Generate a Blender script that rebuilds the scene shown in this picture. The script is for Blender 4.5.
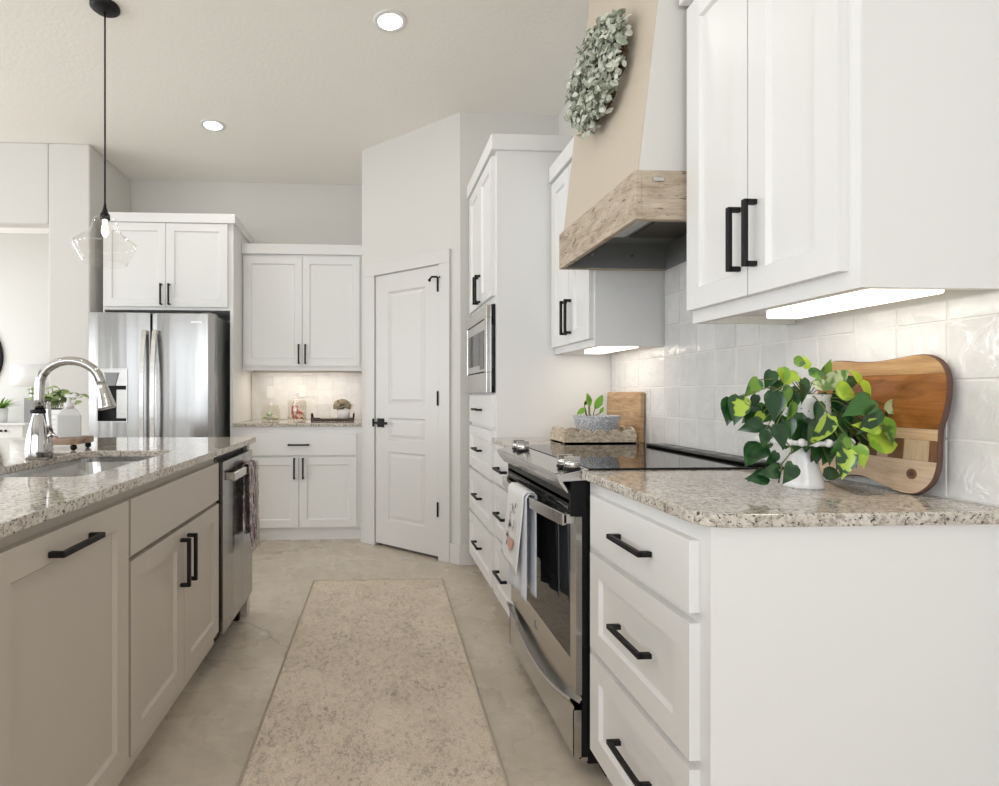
import bpy, bmesh, math, random
from mathutils import Vector, Matrix, Euler
R_ = random.Random(7)
PI = math.pi
scn = bpy.context.scene
for o in list(bpy.data.objects):
    bpy.data.objects.remove(o)
COL = scn.collection

# ------------------------------------------------------------------ camera, world, light, exposure
TH = math.atan(.054); FPX = 540.0
cam_d = bpy.data.cameras.new('camera'); cam = bpy.data.objects.new('camera', cam_d); COL.objects.link(cam)
cam.location = (0, 0, 1.14); cam.rotation_euler = (PI/2, 0, -TH)
cam_d.sensor_width = 36; cam_d.lens = FPX/999*36
cam_d.shift_x = (499.5-(372+FPX*.054))/999; cam_d.shift_y = 1/999
cam_d.clip_start = .02
scn.camera = cam
wd = bpy.data.worlds.new('daylight'); scn.world = wd; wd.use_nodes = True
bg = wd.node_tree.nodes['Background']; bg.inputs[0].default_value = (.86, .93, 1, 1); bg.inputs[1].default_value = 1.2

def area(name, loc, rot, sx, sy, power, color=(1, 1, 1)):
    d = bpy.data.lights.new(name, 'AREA'); d.shape = 'RECTANGLE'; d.size = sx; d.size_y = sy
    d.energy = power; d.color = color
    o = bpy.data.objects.new(name, d); COL.objects.link(o); o.location = loc; o.rotation_euler = rot
    return o
# daylight through the windows of the great room behind and left of the kitchen
DAY = (.945, .968, 1)
for wx, pw in ((-4.2, 13), (-2.3, 22), (-.4, 32)):
    area('window_daylight', (wx, -3.62, 1.55), (-PI/2+.55, 0, PI), 1.7, 2.2, pw, DAY)
for wy in (-1.6, .6, 2.8):
    area('window_daylight', (-6.12, wy, 1.5), (0, -PI/2-.6, 0), 1.9, 1.3, 36, DAY)
area('window_daylight', (-5.6, 5.45, 1.5), (0, -PI/2, 0), 1.8, 1.4, 36, DAY)  # unseen fill light added to brighten the entry room; no window there
scn.cycles.diffuse_bounces = 8; scn.cycles.max_bounces = 14
scn.view_settings.view_transform = 'Standard'; scn.view_settings.look = 'None'
scn.view_settings.exposure = 0.50; scn.view_settings.gamma = 1; scn.view_settings.use_curve_mapping = False

# ------------------------------------------------------------------ materials
def s2l(c): return tuple((x/12.92 if x <= .04045 else ((x+.055)/1.055)**2.4) for x in [v/255 for v in c])
def mat(name, rgb=None, rough=.5, metal=0, spec=.5, lin=None):
    m = bpy.data.materials.new(name); m.use_nodes = True
    b = m.node_tree.nodes['Principled BSDF']
    c = lin if lin else s2l(rgb)
    b.inputs['Base Color'].default_value = (*c, 1); b.inputs['Roughness'].default_value = rough
    b.inputs['Metallic'].default_value = metal; b.inputs['Specular IOR Level'].default_value = spec
    m.diffuse_color = (*c, 1)
    return m
def N(m, t, **kw):
    n = m.node_tree.nodes.new(t)
    for k, v in kw.items(): setattr(n, k, v)
    return n
def L(m, a, b): m.node_tree.links.new(a, b)
def B(m): return m.node_tree.nodes['Principled BSDF']
def coords(m, scale=(1, 1, 1), src='Object'):
    tc = N(m, 'ShaderNodeTexCoord'); mp = N(m, 'ShaderNodeMapping'); mp.inputs['Scale'].default_value = scale
    L(m, tc.outputs[src], mp.inputs['Vector']); return mp.outputs[0]
def noise(m, vec, scale, detail=4, rough=.5, dist=0):
    n = N(m, 'ShaderNodeTexNoise'); n.inputs['Scale'].default_value = scale; n.inputs['Detail'].default_value = detail
    n.inputs['Roughness'].default_value = rough; n.inputs['Distortion'].default_value = dist
    L(m, vec, n.inputs['Vector']); return n.outputs['Fac']
def ramp(m, fac, stops):
    r = N(m, 'ShaderNodeValToRGB'); e = r.color_ramp.elements
    while len(e) > 1: e.remove(e[-1])
    for i, (p, c) in enumerate(stops):
        el = e[0] if i == 0 else e.new(p)
        el.position = p; el.color = (*c, 1) if len(c) == 3 else c
    L(m, fac, r.inputs[0]); return r.outputs[0]
def mix(m, fac, a, b, mode='MIX'):
    n = N(m, 'ShaderNodeMixRGB', blend_type=mode)
    for i, v in ((0, fac), (1, a), (2, b)):
        if isinstance(v, (int, float)): n.inputs[i].default_value = v
        elif isinstance(v, tuple): n.inputs[i].default_value = (*v, 1)
        else: L(m, v, n.inputs[i])
    return n.outputs[0]
def bump(m, h, strength=.2, dist=.01, normal=None):
    b = N(m, 'ShaderNodeBump'); b.inputs['Strength'].default_value = strength; b.inputs['Distance'].default_value = dist
    L(m, h, b.inputs['Height'])
    if normal: L(m, normal, b.inputs['Normal'])
    L(m, b.outputs[0], B(m).inputs['Normal']); return b.outputs[0]
G = lambda v: (v, v, v)

M = {}
M['cab'] = mat('white_cabinet_paint', lin=(.765, .765, .76), rough=.34)
M['island'] = mat('greige_cabinet_paint', lin=(.485, .437, .38), rough=.36)
M['wall'] = mat('warm_white_wall_paint', lin=(.655, .645, .62), rough=.75)
m = M['wall']; bump(m, noise(m, coords(m), 90, 3), .06, .004)
M['ceil'] = mat('ceiling_paint', lin=(.88, .86, .815), rough=.85)
m = M['ceil']; bump(m, noise(m, coords(m), 45, 4), .25, .006)
M['trim'] = mat('white_trim_paint', lin=(.66, .65, .635), rough=.35)
M['hood_front'] = mat('beige_hood_paint', lin=(.56, .49, .40), rough=.6)
M['black'] = mat('black_metal', lin=(.006, .006, .0065), rough=.5, spec=.3)
M['dark'] = mat('dark_gap', lin=(.006, .006, .006), rough=.8)
M['blackgloss'] = mat('black_glass', lin=(.006, .006, .007), rough=.03)
M['blackenamel'] = mat('black_enamel', lin=(.005, .005, .006), rough=.4, spec=.25)
M['chrome'] = mat('polished_chrome', lin=(.50, .495, .485), rough=.08, metal=1)
M['whiteplastic'] = mat('white_plastic', lin=(.75, .75, .74), rough=.35)
M['ceramic'] = mat('white_ceramic', lin=(.80, .80, .79), rough=.12)
M['soil'] = mat('dark_soil', lin=(.03, .02, .015), rough=.9)
M['hoodmetal'] = mat('charcoal_hood_liner', lin=(.24, .25, .25), rough=.45, metal=.3)
M['lens'] = mat('frosted_lamp_lens', lin=(.7, .72, .73), rough=.3)
M['rubber'] = mat('black_rubber', lin=(.02, .02, .02), rough=.7)

def steel(name, vertical=True, col=(.37, .365, .355), rough=.22):
    m = mat(name, lin=col, rough=rough, metal=1)
    v = coords(m, (1, 1, 60) if not vertical else (220, 220, 1.5))
    n = noise(m, v, 3, 3)
    c = ramp(m, n, [(.3, tuple(x*.93 for x in col)), (.7, tuple(min(1, x*1.06) for x in col))])
    L(m, c, B(m).inputs['Base Color'])
    return m
M['steel'] = steel('brushed_stainless_steel')
m = M['steel']  # sheet metal is never dead flat
wv = noise(m, coords(m, (5, 5, .35)), 1.6, 1); bump(m, wv, .16, .05)
M['steelh'] = steel('brushed_stainless_trim', False, (.58, .57, .55), .22)
M['sinksteel'] = mat('satin_sink_steel', lin=(.60, .59, .57), rough=.2, metal=1)

def emit(name, col, st):
    m = bpy.data.materials.new(name); m.use_nodes = True; b = B(m)
    b.inputs['Base Color'].default_value = (.8, .8, .8, 1)
    b.inputs['Emission Color'].default_value = (*col, 1); b.inputs['Emission Strength'].default_value = st
    return m
M['led'] = emit('warm_led_strip', (1, .90, .76), 1.7)
M['can'] = emit('downlight_lens', (1, .95, .87), 14)
M['bulb'] = emit('glowing_bulb', (1, .90, .76), 2.0)
M['shade'] = emit('lit_lamp_shade', (1, .93, .84), .05)

# thin clear glass: reflects at grazing angles, otherwise shows what is behind it
def clear_glass(name, tint=(1, 1, 1), base=.05):
    m = bpy.data.materials.new(name); m.use_nodes = True; nt = m.node_tree; nt.nodes.remove(B(m))
    out = nt.nodes['Material Output']; tr = N(m, 'ShaderNodeBsdfTransparent'); tr.inputs[0].default_value = (*tint, 1)
    gl = N(m, 'ShaderNodeBsdfGlossy'); gl.inputs['Roughness'].default_value = .02; gl.inputs[0].default_value = (1, 1, 1, 1)
    lw = N(m, 'ShaderNodeLayerWeight'); lw.inputs[0].default_value = .35
    r = ramp(m, lw.outputs['Facing'], [(0, G(base)), (.55, G(base*1.6)), (1, G(.85))])
    mx = N(m, 'ShaderNodeMixShader'); L(m, r, mx.inputs[0]); L(m, tr.outputs[0], mx.inputs[1]); L(m, gl.outputs[0], mx.inputs[2])
    L(m, mx.outputs[0], out.inputs[0]); return m
M['glass'] = clear_glass('clear_glass', (.985, .985, .98), .025)
M['jarglass'] = clear_glass('jar_glass', (.96, .95, .93), .06)

# granite
m = M['granite'] = mat('speckled_granite', lin=(.5, .47, .42), rough=.06)
v = coords(m)
c1 = ramp(m, noise(m, v, 11, 5, .6, .6), [(.32, (.40, .35, .28)), (.5, (.55, .495, .42)), (.68, (.64, .60, .54)), (.82, (.44, .38, .31))])
c2 = ramp(m, noise(m, v, 95, 3, .6), [(.34, (.10, .09, .085)), (.43, (.36, .33, .29)), (.52, (.60, .57, .53)), (.70, (.70, .68, .65))])
c3 = mix(m, .5, c1, c2)
sp = ramp(m, noise(m, v, 135, 2, .6), [(.582, G(0)), (.64, G(.92))])
c4 = mix(m, sp, c3, (.03, .028, .027))
sp2 = ramp(m, noise(m, v, 50, 4, .6), [(.57, G(0)), (.66, G(.7))])
c5 = mix(m, sp2, c4, (.19, .15, .12))
L(m, c5, B(m).inputs['Base Color'])

# glazed handmade tile, every tile a little different
m = M['tile'] = mat('glazed_white_tile', lin=(.70, .69, .67), rough=.08)
gi = N(m, 'ShaderNodeNewGeometry')
c = ramp(m, gi.outputs['Random Per Island'], [(0, (.68, .675, .665)), (.5, (.725, .72, .71)), (1, (.77, .765, .755))])
cl = ramp(m, noise(m, coords(m), 16, 4), [(.35, G(.93)), (.65, G(1.0))])
L(m, mix(m, 1, c, cl, 'MULTIPLY'), B(m).inputs['Base Color'])
bump(m, noise(m, coords(m), 19, 3, .5, .7), .34, .012)
M['grout'] = mat('grout', lin=(.70, .69, .67), rough=.9)

# polished concrete
m = M['concrete'] = mat('polished_concrete', lin=(.42, .36, .30), rough=.3)
v = coords(m)
a = ramp(m, noise(m, v, 1.8, 8, .62), [(.28, (.50, .43, .345)), (.5, (.59, .52, .43)), (.72, (.66, .585, .49))])
b_ = ramp(m, noise(m, v, 14, 6, .7), [(.35, G(.90)), (.65, G(1.05))])
c = mix(m, 1, a, b_, 'MULTIPLY')
vo = N(m, 'ShaderNodeTexVoronoi', feature='DISTANCE_TO_EDGE'); vo.inputs['Scale'].default_value = .4
nz = N(m, 'ShaderNodeTexNoise'); nz.inputs['Scale'].default_value = 3.5; nz.inputs['Detail'].default_value = 6; L(m, v, nz.inputs['Vector'])
vm = N(m, 'ShaderNodeVectorMath', operation='ADD'); L(m, v, vm.inputs[0]); vs = N(m, 'ShaderNodeVectorMath', operation='SCALE'); vs.inputs['Scale'].default_value = .35
L(m, nz.outputs['Color'], vs.inputs[0]); L(m, vs.outputs[0], vm.inputs[1]); L(m, vm.outputs[0], vo.inputs['Vector'])
crack = ramp(m, vo.outputs['Distance'], [(0, G(.62)), (.0008, G(.78)), (.0014, G(1))])
c = mix(m, 1, c, crack, 'MULTIPLY')
pits = ramp(m, noise(m, v, 130, 2), [(.20, G(.5)), (.235, G(1))])
c = mix(m, 1, c, pits, 'MULTIPLY')
L(m, c, B(m).inputs['Base Color'])
L(m, ramp(m, noise(m, v, 4, 4), [(.3, G(.20)), (.7, G(.36))]), B(m).inputs['Roughness'])

# runner rug
m = M['rug'] = mat('woven_beige_rug', lin=(.40, .34, .275), rough=.95)
v = coords(m)
a = ramp(m, noise(m, v, 5, 6, .7, .5), [(.35, (.64, .545, .445)), (.6, (.74, .64, .53))])
d = ramp(m, noise(m, coords(m, (1, .6, 1)), 62, 5, .8), [(.38, G(.52)), (.455, G(.84)), (.54, G(1.0))])
d2 = ramp(m, noise(m, v, 4.2, 6, .7), [(.42, G(.0)), (.62, G(.7))])
dd = mix(m, d2, d, (1, 1, 1))
c = mix(m, 1, a, dd, 'MULTIPLY')
wv = noise(m, coords(m, (260, 120, 1)), 1.0, 2)
c = mix(m, .35, c, mix(m, 1, c, ramp(m, wv, [(.3, G(.6)), (.7, G(1.3))]), 'MULTIPLY'))
L(m, c, B(m).inputs['Base Color']); bump(m, wv, .5, .004)
M['rugedge'] = mat('rug_binding', lin=(.46, .395, .325), rough=.95)

# woods
def wood(name, cols, sc=(4, 4, 30), rough=.5, knots=None, contrast=1):
    m = mat(name, lin=cols[1], rough=rough)
    n = noise(m, coords(m, sc), 2.0, 6, .62, .8)
    c = ramp(m, n, [(.28, cols[0]), (.5, cols[1]), (.72, cols[2])])
    f = ramp(m, noise(m, coords(m, tuple(x*6 if x > 6 else x*1.5 for x in sc)), 2, 4, .6), [(.3, G(.82)), (.6, G(1.05))])
    c = mix(m, 1, c, f, 'MULTIPLY')
    if knots:
        k = ramp(m, noise(m, coords(m, knots), 3, 5, .7, .3), [(.355, G(.2)), (.39, G(.72)), (.42, G(1))])
        c = mix(m, 1, c, k, 'MULTIPLY')
    L(m, c, B(m).inputs['Base Color']); bump(m, n, .25, .004)
    return m
M['barnwood'] = wood('weathered_barn_wood', [(.30, .235, .17), (.47, .39, .30), (.57, .49, .40)], (4.5, 4.5, 13), .8, (7, 7, 26))
M['board_top'] = wood('honey_brown_wood', [(.12, .040, .008), (.26, .095, .020), (.37, .155, .040)], (3, 3, 16), .32)
M['board_crest'] = wood('pale_live_edge_wood', [(.30, .16, .06), (.42, .25, .11), (.50, .33, .16)], (3, 3, 22), .4)
M['board_mid'] = wood('tan_wood_strip', [(.42, .27, .15), (.54, .37, .22), (.60, .44, .28)], (3, 3, 22), .42)
M['board_low'] = wood('blond_wood', [(.47, .33, .22), (.58, .43, .30), (.64, .50, .36)], (3, 3, 14), .45)
M['board_dark'] = wood('walnut_inlay', [(.10, .045, .02), (.17, .08, .035), (.24, .12, .06)], (3, 40, 3), .42)
M['board_pale'] = wood('pale_inlay', [(.45, .32, .20), (.52, .39, .26), (.40, .27, .16)], (3, 40, 3), .42)
M['bark'] = mat('dark_bark_edge', lin=(.10, .05, .035), rough=.7)
M['bark_board'] = wood('acacia_board', [(.30, .17, .085), (.46, .29, .155), (.60, .43, .26)], (2.5, 2.5, 20), .45)
M['carved'] = wood('whitewashed_carved_wood', [(.26, .185, .12), (.55, .455, .34), (.74, .68, .58)], (30, 30, 45), .85)
M['riser'] = wood('rustic_riser_wood', [(.16, .10, .07), (.36, .25, .18), (.52, .40, .30)], (12, 4, 20), .6)
M['traywood'] = mat('dark_tray_wood', lin=(.06, .035, .025), rough=.5)

def leafmat(name, c, c2=None, sc=16, lo=.45, hi=.52, rough=.32):
    m = mat(name, lin=c, rough=rough)
    if c2:
        f = ramp(m, noise(m, coords(m), sc, 2, .5, .6), [(lo, G(0)), (hi, G(1))])
        L(m, mix(m, f, c, c2), B(m).inputs['Base Color'])
    return m
M['leaf_dark'] = leafmat('deep_green_leaf', (.010, .048, .014), (.026, .085, .022), 20, rough=.2)
M['leaf_mid'] = leafmat('mid_green_leaf', (.035, .12, .02), (.14, .28, .035), 18, rough=.25)
M['leaf_lime'] = leafmat('lime_leaf', (.36, .50, .045), (.17, .34, .03), 20, .5, .6)
M['leaf_var'] = leafmat('variegated_leaf', (.018, .065, .018), (.36, .50, .06), 26, .49, .53, .25)
M['leaf_pale'] = leafmat('pale_leaf', (.40, .46, .25), (.10, .2, .05), 30, .5, .58)
M['vine'] = mat('vine_stem', lin=(.12, .15, .04), rough=.6)
M['sage'] = leafmat('dusty_sage_leaf', (.42, .45, .37), (.62, .64, .56), 40, .4, .6, .75)
M['sage2'] = leafmat('grey_green_leaf', (.25, .29, .215), (.42, .46, .38), 40, .4, .6, .75)
M['twig'] = mat('brown_twig', lin=(.09, .055, .03), rough=.85)
M['fern'] = leafmat('bright_fern_leaf', (.12, .26, .03), (.22, .38, .05), 30)
M['herb'] = leafmat('pale_herb_leaf', (.18, .28, .08), (.36, .45, .20), 40, .42, .56, .5)
M['sprig'] = leafmat('fresh_green_leaf', (.12, .30, .02), (.20, .42, .04), 20)
M['moss'] = leafmat('dried_flower_head', (.24, .19, .12), (.36, .31, .22), 60, .4, .6, .9)
M['linen'] = mat('white_linen', lin=(.74, .74, .745), rough=.9)
M['bluelinen'] = mat('pale_blue_linen', lin=(.60, .625, .67), rough=.9)
M['ink'] = mat('dark_print', lin=(.05, .05, .05), rough=.9)
M['pinkprint'] = mat('blush_print', lin=(.62, .36, .29), rough=.9)
m = M['stripe'] = mat('striped_towel', lin=(.1, .08, .09), rough=.95)
st = ramp(m, noise(m, coords(m, (1, 1, .25), 'UV'), 8, 2, .5, .6), [(.38, (.02, .022, .04)), (.45, (.66, .64, .63)), (.5, (.03, .03, .05)), (.56, (.46, .28, .27)), (.62, (.74, .72, .71)), (.68, (.06, .05, .07))])
L(m, st, B(m).inputs['Base Color'])
M['fringe'] = mat('cream_fringe', lin=(.55, .50, .44), rough=.95)
m = M['speckle'] = mat('patterned_grey_ceramic', lin=(.6, .6, .61), rough=.4)
vo = N(m, 'ShaderNodeTexVoronoi'); vo.inputs['Scale'].default_value = 150; L(m, coords(m), vo.inputs['Vector'])
L(m, ramp(m, vo.outputs['Distance'], [(.25, (.70, .70, .71)), (.5, (.33, .34, .36))]), B(m).inputs['Base Color'])
m = M['filigree'] = mat('embossed_white_ceramic', lin=(.74, .74, .72), rough=.3)
vo = N(m, 'ShaderNodeTexVoronoi'); vo.inputs['Scale'].default_value = 90; L(m, coords(m), vo.inputs['Vector'])
L(m, ramp(m, vo.outputs['Distance'], [(.14, (.10, .10, .10)), (.22, (.76, .76, .74))]), B(m).inputs['Base Color'])
m = M['mesh'] = mat('filter_mesh', lin=(.03, .025, .02), rough=.4, metal=.6)
ch = N(m, 'ShaderNodeTexChecker'); ch.inputs['Scale'].default_value = 160; L(m, coords(m), ch.inputs['Vector'])
L(m, ramp(m, ch.outputs['Fac'], [(0, (.012, .010, .008)), (1, (.20, .17, .14))]), B(m).inputs['Base Color'])
M['greybox'] = mat('grey_lamp_base', lin=(.28, .28, .28), rough=.6)
M['tablepaint'] = mat('white_table_paint', lin=(.74, .74, .72), rough=.4)
M['mirror'] = mat('mirror_glass', lin=(.85, .85, .85), rough=.02, metal=1)
M['candy_red'] = mat('red_candy', lin=(.55, .10, .06), rough=.4)
M['candy_green'] = mat('green_candy', lin=(.30, .50, .14), rough=.4)
M['candy_white'] = mat('white_candy', lin=(.72, .68, .62), rough=.5)
M['soapbottle'] = mat('white_soap_bottle', lin=(.66, .67, .67), rough=.35)
M['stone'] = mat('pale_beads', lin=(.5, .47, .43), rough=.6)

# ------------------------------------------------------------------ mesh builder
class MB:
    def __init__(s): s.v = []; s.f = []; s.mi = []; s.sm = []; s.uv = {}
    def add(s, vs, fs, mi=0, smooth=False):
        n = len(s.v); s.v += [tuple(p) for p in vs]
        for f in fs: s.f.append(tuple(n+i for i in f)); s.mi.append(mi); s.sm.append(smooth)
        return s
    def box(s, x0, x1, y0, y1, z0, z1, mi=0):
        x0, x1 = min(x0, x1), max(x0, x1); y0, y1 = min(y0, y1), max(y0, y1); z0, z1 = min(z0, z1), max(z0, z1)
        v = [(x, y, z) for z in (z0, z1) for y in (y0, y1) for x in (x0, x1)]
        return s.add(v, [(0, 2, 3, 1), (4, 5, 7, 6), (0, 1, 5, 4), (2, 6, 7, 3), (1, 3, 7, 5), (0, 4, 6, 2)], mi)
    def prism(s, poly, h0, h1, axis='z', mi=0, smooth=False):
        P = {'z': lambda a, b, h: (a, b, h), 'x': lambda a, b, h: (h, a, b), 'y': lambda a, b, h: (a, h, b)}[axis]
        n = len(poly); v = [P(a, b, h0) for a, b in poly]+[P(a, b, h1) for a, b in poly]
        s.add(v, [tuple(range(n-1, -1, -1)), tuple(range(n, 2*n))], mi)
        k = len(s.v)-2*n
        for i in range(n):
            j = (i+1) % n; s.f.append((k+i, k+j, k+n+j, k+n+i)); s.mi.append(mi); s.sm.append(smooth)
        return s
    def lathe(s, prof, c=(0, 0, 0), n=32, mi=0, axis='z', smooth=True):
        vs = []; fs = []
        for r, z in prof:
            for i in range(n):
                a = 2*PI*i/n; p = (r*math.cos(a), r*math.sin(a), z)
                if axis == 'y': p = (p[0], p[2], p[1])
                if axis == 'x': p = (p[2], p[0], p[1])
                vs.append((c[0]+p[0], c[1]+p[1], c[2]+p[2]))
        for k in range(len(prof)-1):
            for i in range(n):
                j = (i+1) % n; fs.append((k*n+i, k*n+j, (k+1)*n+j, (k+1)*n+i))
        s.add(vs, fs, mi, smooth)
        return s
    def cyl(s, c, r, h, n=24, mi=0, axis='z'):
        return s.lathe([(.0001, 0), (r, 0), (r, h), (.0001, h)], c, n, mi, axis, False)
    def tube(s, pts, r, n=10, mi=0, cap=True):
        pts = [Vector(p) for p in pts]; rs = r if isinstance(r, (list, tuple)) else [r]*len(pts)
        vs = []; up = None
        for i, p in enumerate(pts):
            t = (pts[min(i+1, len(pts)-1)]-pts[max(i-1, 0)]).normalized()
            if up is None: up = Vector((0, 0, 1)) if abs(t.z) < .9 else Vector((1, 0, 0))
            a = t.cross(up).normalized(); up = a.cross(t).normalized()
            for k in range(n):
                q = 2*PI*k/n; w = p+(a*math.cos(q)+up*math.sin(q))*rs[i]; vs.append(tuple(w))
        fs = []
        for i in range(len(pts)-1):
            for k in range(n):
                j = (k+1) % n; fs.append((i*n+k, i*n+j, (i+1)*n+j, (i+1)*n+k))
        if cap: fs += [tuple(range(n-1, -1, -1)), tuple((len(pts)-1)*n+k for k in range(n))]
        s.add(vs, fs, mi, True); return s
    def sphere(s, c, r, n=12, mi=0, sq=(1, 1, 1)):
        prof = [(max(.0001, math.sin(PI*i/n)), -math.cos(PI*i/n)) for i in range(n+1)]
        vs = []; fs = []; k2 = 2*n
        for a, z in prof:
            for i in range(k2):
                q = 2*PI*i/k2; vs.append((c[0]+r*sq[0]*a*math.cos(q), c[1]+r*sq[1]*a*math.sin(q), c[2]+r*sq[2]*z))
        for k in range(n):
            for i in range(k2):
                j = (i+1) % k2; fs.append((k*k2+i, k*k2+j, (k+1)*k2+j, (k+1)*k2+i))
        s.add(vs, fs, mi, True); return s
    def grid(s, fn, nu, nv, mi=0, smooth=True, thick=None):
        n0 = len(s.v)
        for i in range(nu+1):
            for j in range(nv+1):
                s.uv[len(s.v)] = (i/nu, j/nv); s.v.append(tuple(fn(i/nu, j/nv)))
        for i in range(nu):
            for j in range(nv):
                a = n0+i*(nv+1)+j; s.f.append((a, a+nv+1, a+nv+2, a+1)); s.mi.append(mi); s.sm.append(smooth)
        return s
    def build(s, name, mats, parent=None, loc=(0, 0, 0), rz=0, bevel=0, solid=0, segs=1, rot=None):
        me = bpy.data.meshes.new(name); me.from_pydata(s.v, [], s.f)
        mats = mats if isinstance(mats, (list, tuple)) else [mats]
        for x in mats: me.materials.append(M[x] if isinstance(x, str) else x)
        me.polygons.foreach_set('material_index', s.mi); me.polygons.foreach_set('use_smooth', s.sm)
        if s.uv:
            u = me.uv_layers.new(name='UVMap')
            for lp in me.loops: u.data[lp.index].uv = s.uv.get(lp.vertex_index, (0, 0))
        bm = bmesh.new(); bm.from_mesh(me); bmesh.ops.recalc_face_normals(bm, faces=bm.faces) if not s.uv else None; bm.to_mesh(me); bm.free()
        o = bpy.data.objects.new(name, me); COL.objects.link(o); o.location = loc
        o.rotation_euler = rot if rot else (0, 0, rz)
        if parent: o.parent = parent
        if bevel:
            b = o.modifiers.new('bevel', 'BEVEL'); b.width = bevel; b.segments = segs; b.limit_method = 'ANGLE'; b.angle_limit = math.radians(40)
        if solid:
            q = o.modifiers.new('solid', 'SOLIDIFY'); q.thickness = solid; q.offset = 0
        return o
def tag(o, label, cat, group=None):
    o['label'] = label; o['category'] = cat
    if group: o['group'] = group
    return o
def thing(name, label, cat, loc=(0, 0, 0), rz=0, group=None):
    o = bpy.data.objects.new(name, None); COL.objects.link(o); o.location = loc; o.rotation_euler = (0, 0, rz)
    o.empty_display_size = .05
    return tag(o, label, cat, group)
def struct(name, mb, mats, **k):
    o = mb.build(name, mats, **k); o['kind'] = 'structure'; return o

# ------------------------------------------------------------------ room shell
CE = 3.02; XR = 1.255; YB = 4.87; YL = 4.18; XA = -2.12
struct('floor', MB().box(-6, 1.4, -3.6, 6.7, -.1, 0), 'concrete')
struct('ceiling', MB().box(-6.1, 1.4, -3.6, 6.7, CE, CE+.1), 'ceil')
struct('wall_right', MB().box(XR, XR+.12, -3.6, YB+.12, 0, CE), 'wall')
struct('wall_back', MB().box(XA-.1, XR, YB, YB+.12, 0, CE), 'wall')
# wall left of the refrigerator with its wide opening to the entry room
w = MB(); w.box(-2.42, XA, YL, YB, 0, CE); w.box(-6, -2.42, YL, YL+.12, 2.413, CE); w.box(-6, -4.9, YL, YL+.12, 0, 2.413)
struct('wall_left', w, 'wall', bevel=.012, segs=3)
struct('wall_entry', MB().box(-6, -2.0, 6.55, 6.67, 0, CE), 'wall')
w = MB()
for a, b in ((-6, -5.1), (-3.3, -3.2), (-1.4, -1.3), (.5, 1.4)): w.box(a, b, -3.6, -3.48, 0, CE)
w.box(-6, 1.4, -3.6, -3.48, 0, .45); w.box(-6, 1.4, -3.6, -3.48, 2.65, CE)
struct('wall_rear', w, 'wall')
w = MB()
for a, b in ((-3.6, -2.3), (-.9, -.1), (1.3, 2.1), (3.5, 4.3)): w.box(-6.1, -5.98, a, b, 0, CE)
w.box(-6.1, -5.98, -3.6, 4.3, 0, .5); w.box(-6.1, -5.98, -3.6, 4.3, 2.5, CE); w.box(-6.1, -5.98, 4.3, 6.67, 0, CE)
struct('wall_window_side', w, 'wall')
for i, wx in enumerate((-4.2, -2.3, -.4)):
    f = MB(); f.box(wx-.93, wx-.85, -3.58, -3.5, .45, 2.65); f.box(wx+.85, wx+.93, -3.58, -3.5, .45, 2.65); f.box(wx-.03, wx+.03, -3.58, -3.5, .45, 2.65)
    f.box(wx-.93, wx+.93, -3.58, -3.5, .45, .53); f.box(wx-.93, wx+.93, -3.58, -3.5, 2.57, 2.65)
    struct('window_%d' % (i+1), f, 'trim')
# pantry corner: diagonal wall with the door, and the two short returns
PA = Vector((-.078, 4.185, 0)); PB = Vector((.590, 3.575, 0)); PD = (PB-PA); PL = PD.length; PRZ = math.atan2(PD.y, PD.x)
w = MB(); D0, D1, DH = .144, .735, 2.025
w.box(0, D0-.012, 0, .11, 0, CE); w.box(D1+.012, PL, 0, .11, 0, CE); w.box(D0-.012, D1+.012, 0, .11, DH+.015, CE)
struct('wall_pantry', w, 'wall', loc=PA, rz=PRZ)
struct('wall_pantry_left', MB().box(PA.x, PA.x+.1, PA.y+.005, YB, 0, CE), 'wall')
struct('wall_pantry_right', MB().box(PB.x+.003, XR, PB.y, PB.y+.1, 0, CE), 'wall')
t = MB(); t.box(D0-.092, D0, -.02, 0, 0, DH+.005); t.box(D1, D1+.092, -.02, 0, 0, DH+.005); t.box(D0-.092, D1+.092, -.02, 0, DH+.005, DH+.097)
t.box(D0-.012, D0-.001, 0, .11, 0, DH+.003); t.box(D1+.001, D1+.012, 0, .11, 0, DH+.003); t.box(D0-.012, D1+.012, 0, .11, DH+.003, DH+.014)
struct('trim_1', t, 'trim', loc=PA, rz=PRZ, bevel=.004, segs=2)
b = MB(); b.box(0, D0-.092, -.016, 0, 0, .135); b.box(D1+.092, PL+.004, -.016, 0, 0, .135)
struct('baseboard_pantry', b, 'trim', loc=PA, rz=PRZ, bevel=.003)
struct('baseboard_right', MB().box(PB.x-.004, .72, PB.y-.016, PB.y, 0, .135), 'trim', bevel=.003)

# pantry door
def panel_inset(mb, x0, x1, z0, z1, y, d, slope, mi=0):
    """raised-and-fielded panel sunk into a door face at y (front is -y)"""
    a = [(x0, y, z0), (x1, y, z0), (x1, y, z1), (x0, y, z1)]
    def ring(o, yy): return [(x0+o, yy, z0+o), (x1-o, yy, z0+o), (x1-o, yy, z1-o), (x0+o, yy, z1-o)]
    rs = [a, ring(slope, y+d), ring(slope*1.6, y+d), ring(slope*3.2, y+d*.35)]
    vs = sum(rs, []); fs = []
    for k in range(3):
        for i in range(4):
            j = (i+1) % 4; fs.append((k*4+i, k*4+j, k*4+4+j, k*4+4+i))
    fs.append((12, 13, 14, 15)); mb.add(vs, fs, mi)
pd = thing('pantry_door', 'white three-panel pantry door with black lever on the diagonal corner wall', 'door', PA, PRZ)
pd['kind'] = 'structure'; pd.name = 'door_1'
DZ = .022; fy = -.004
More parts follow.
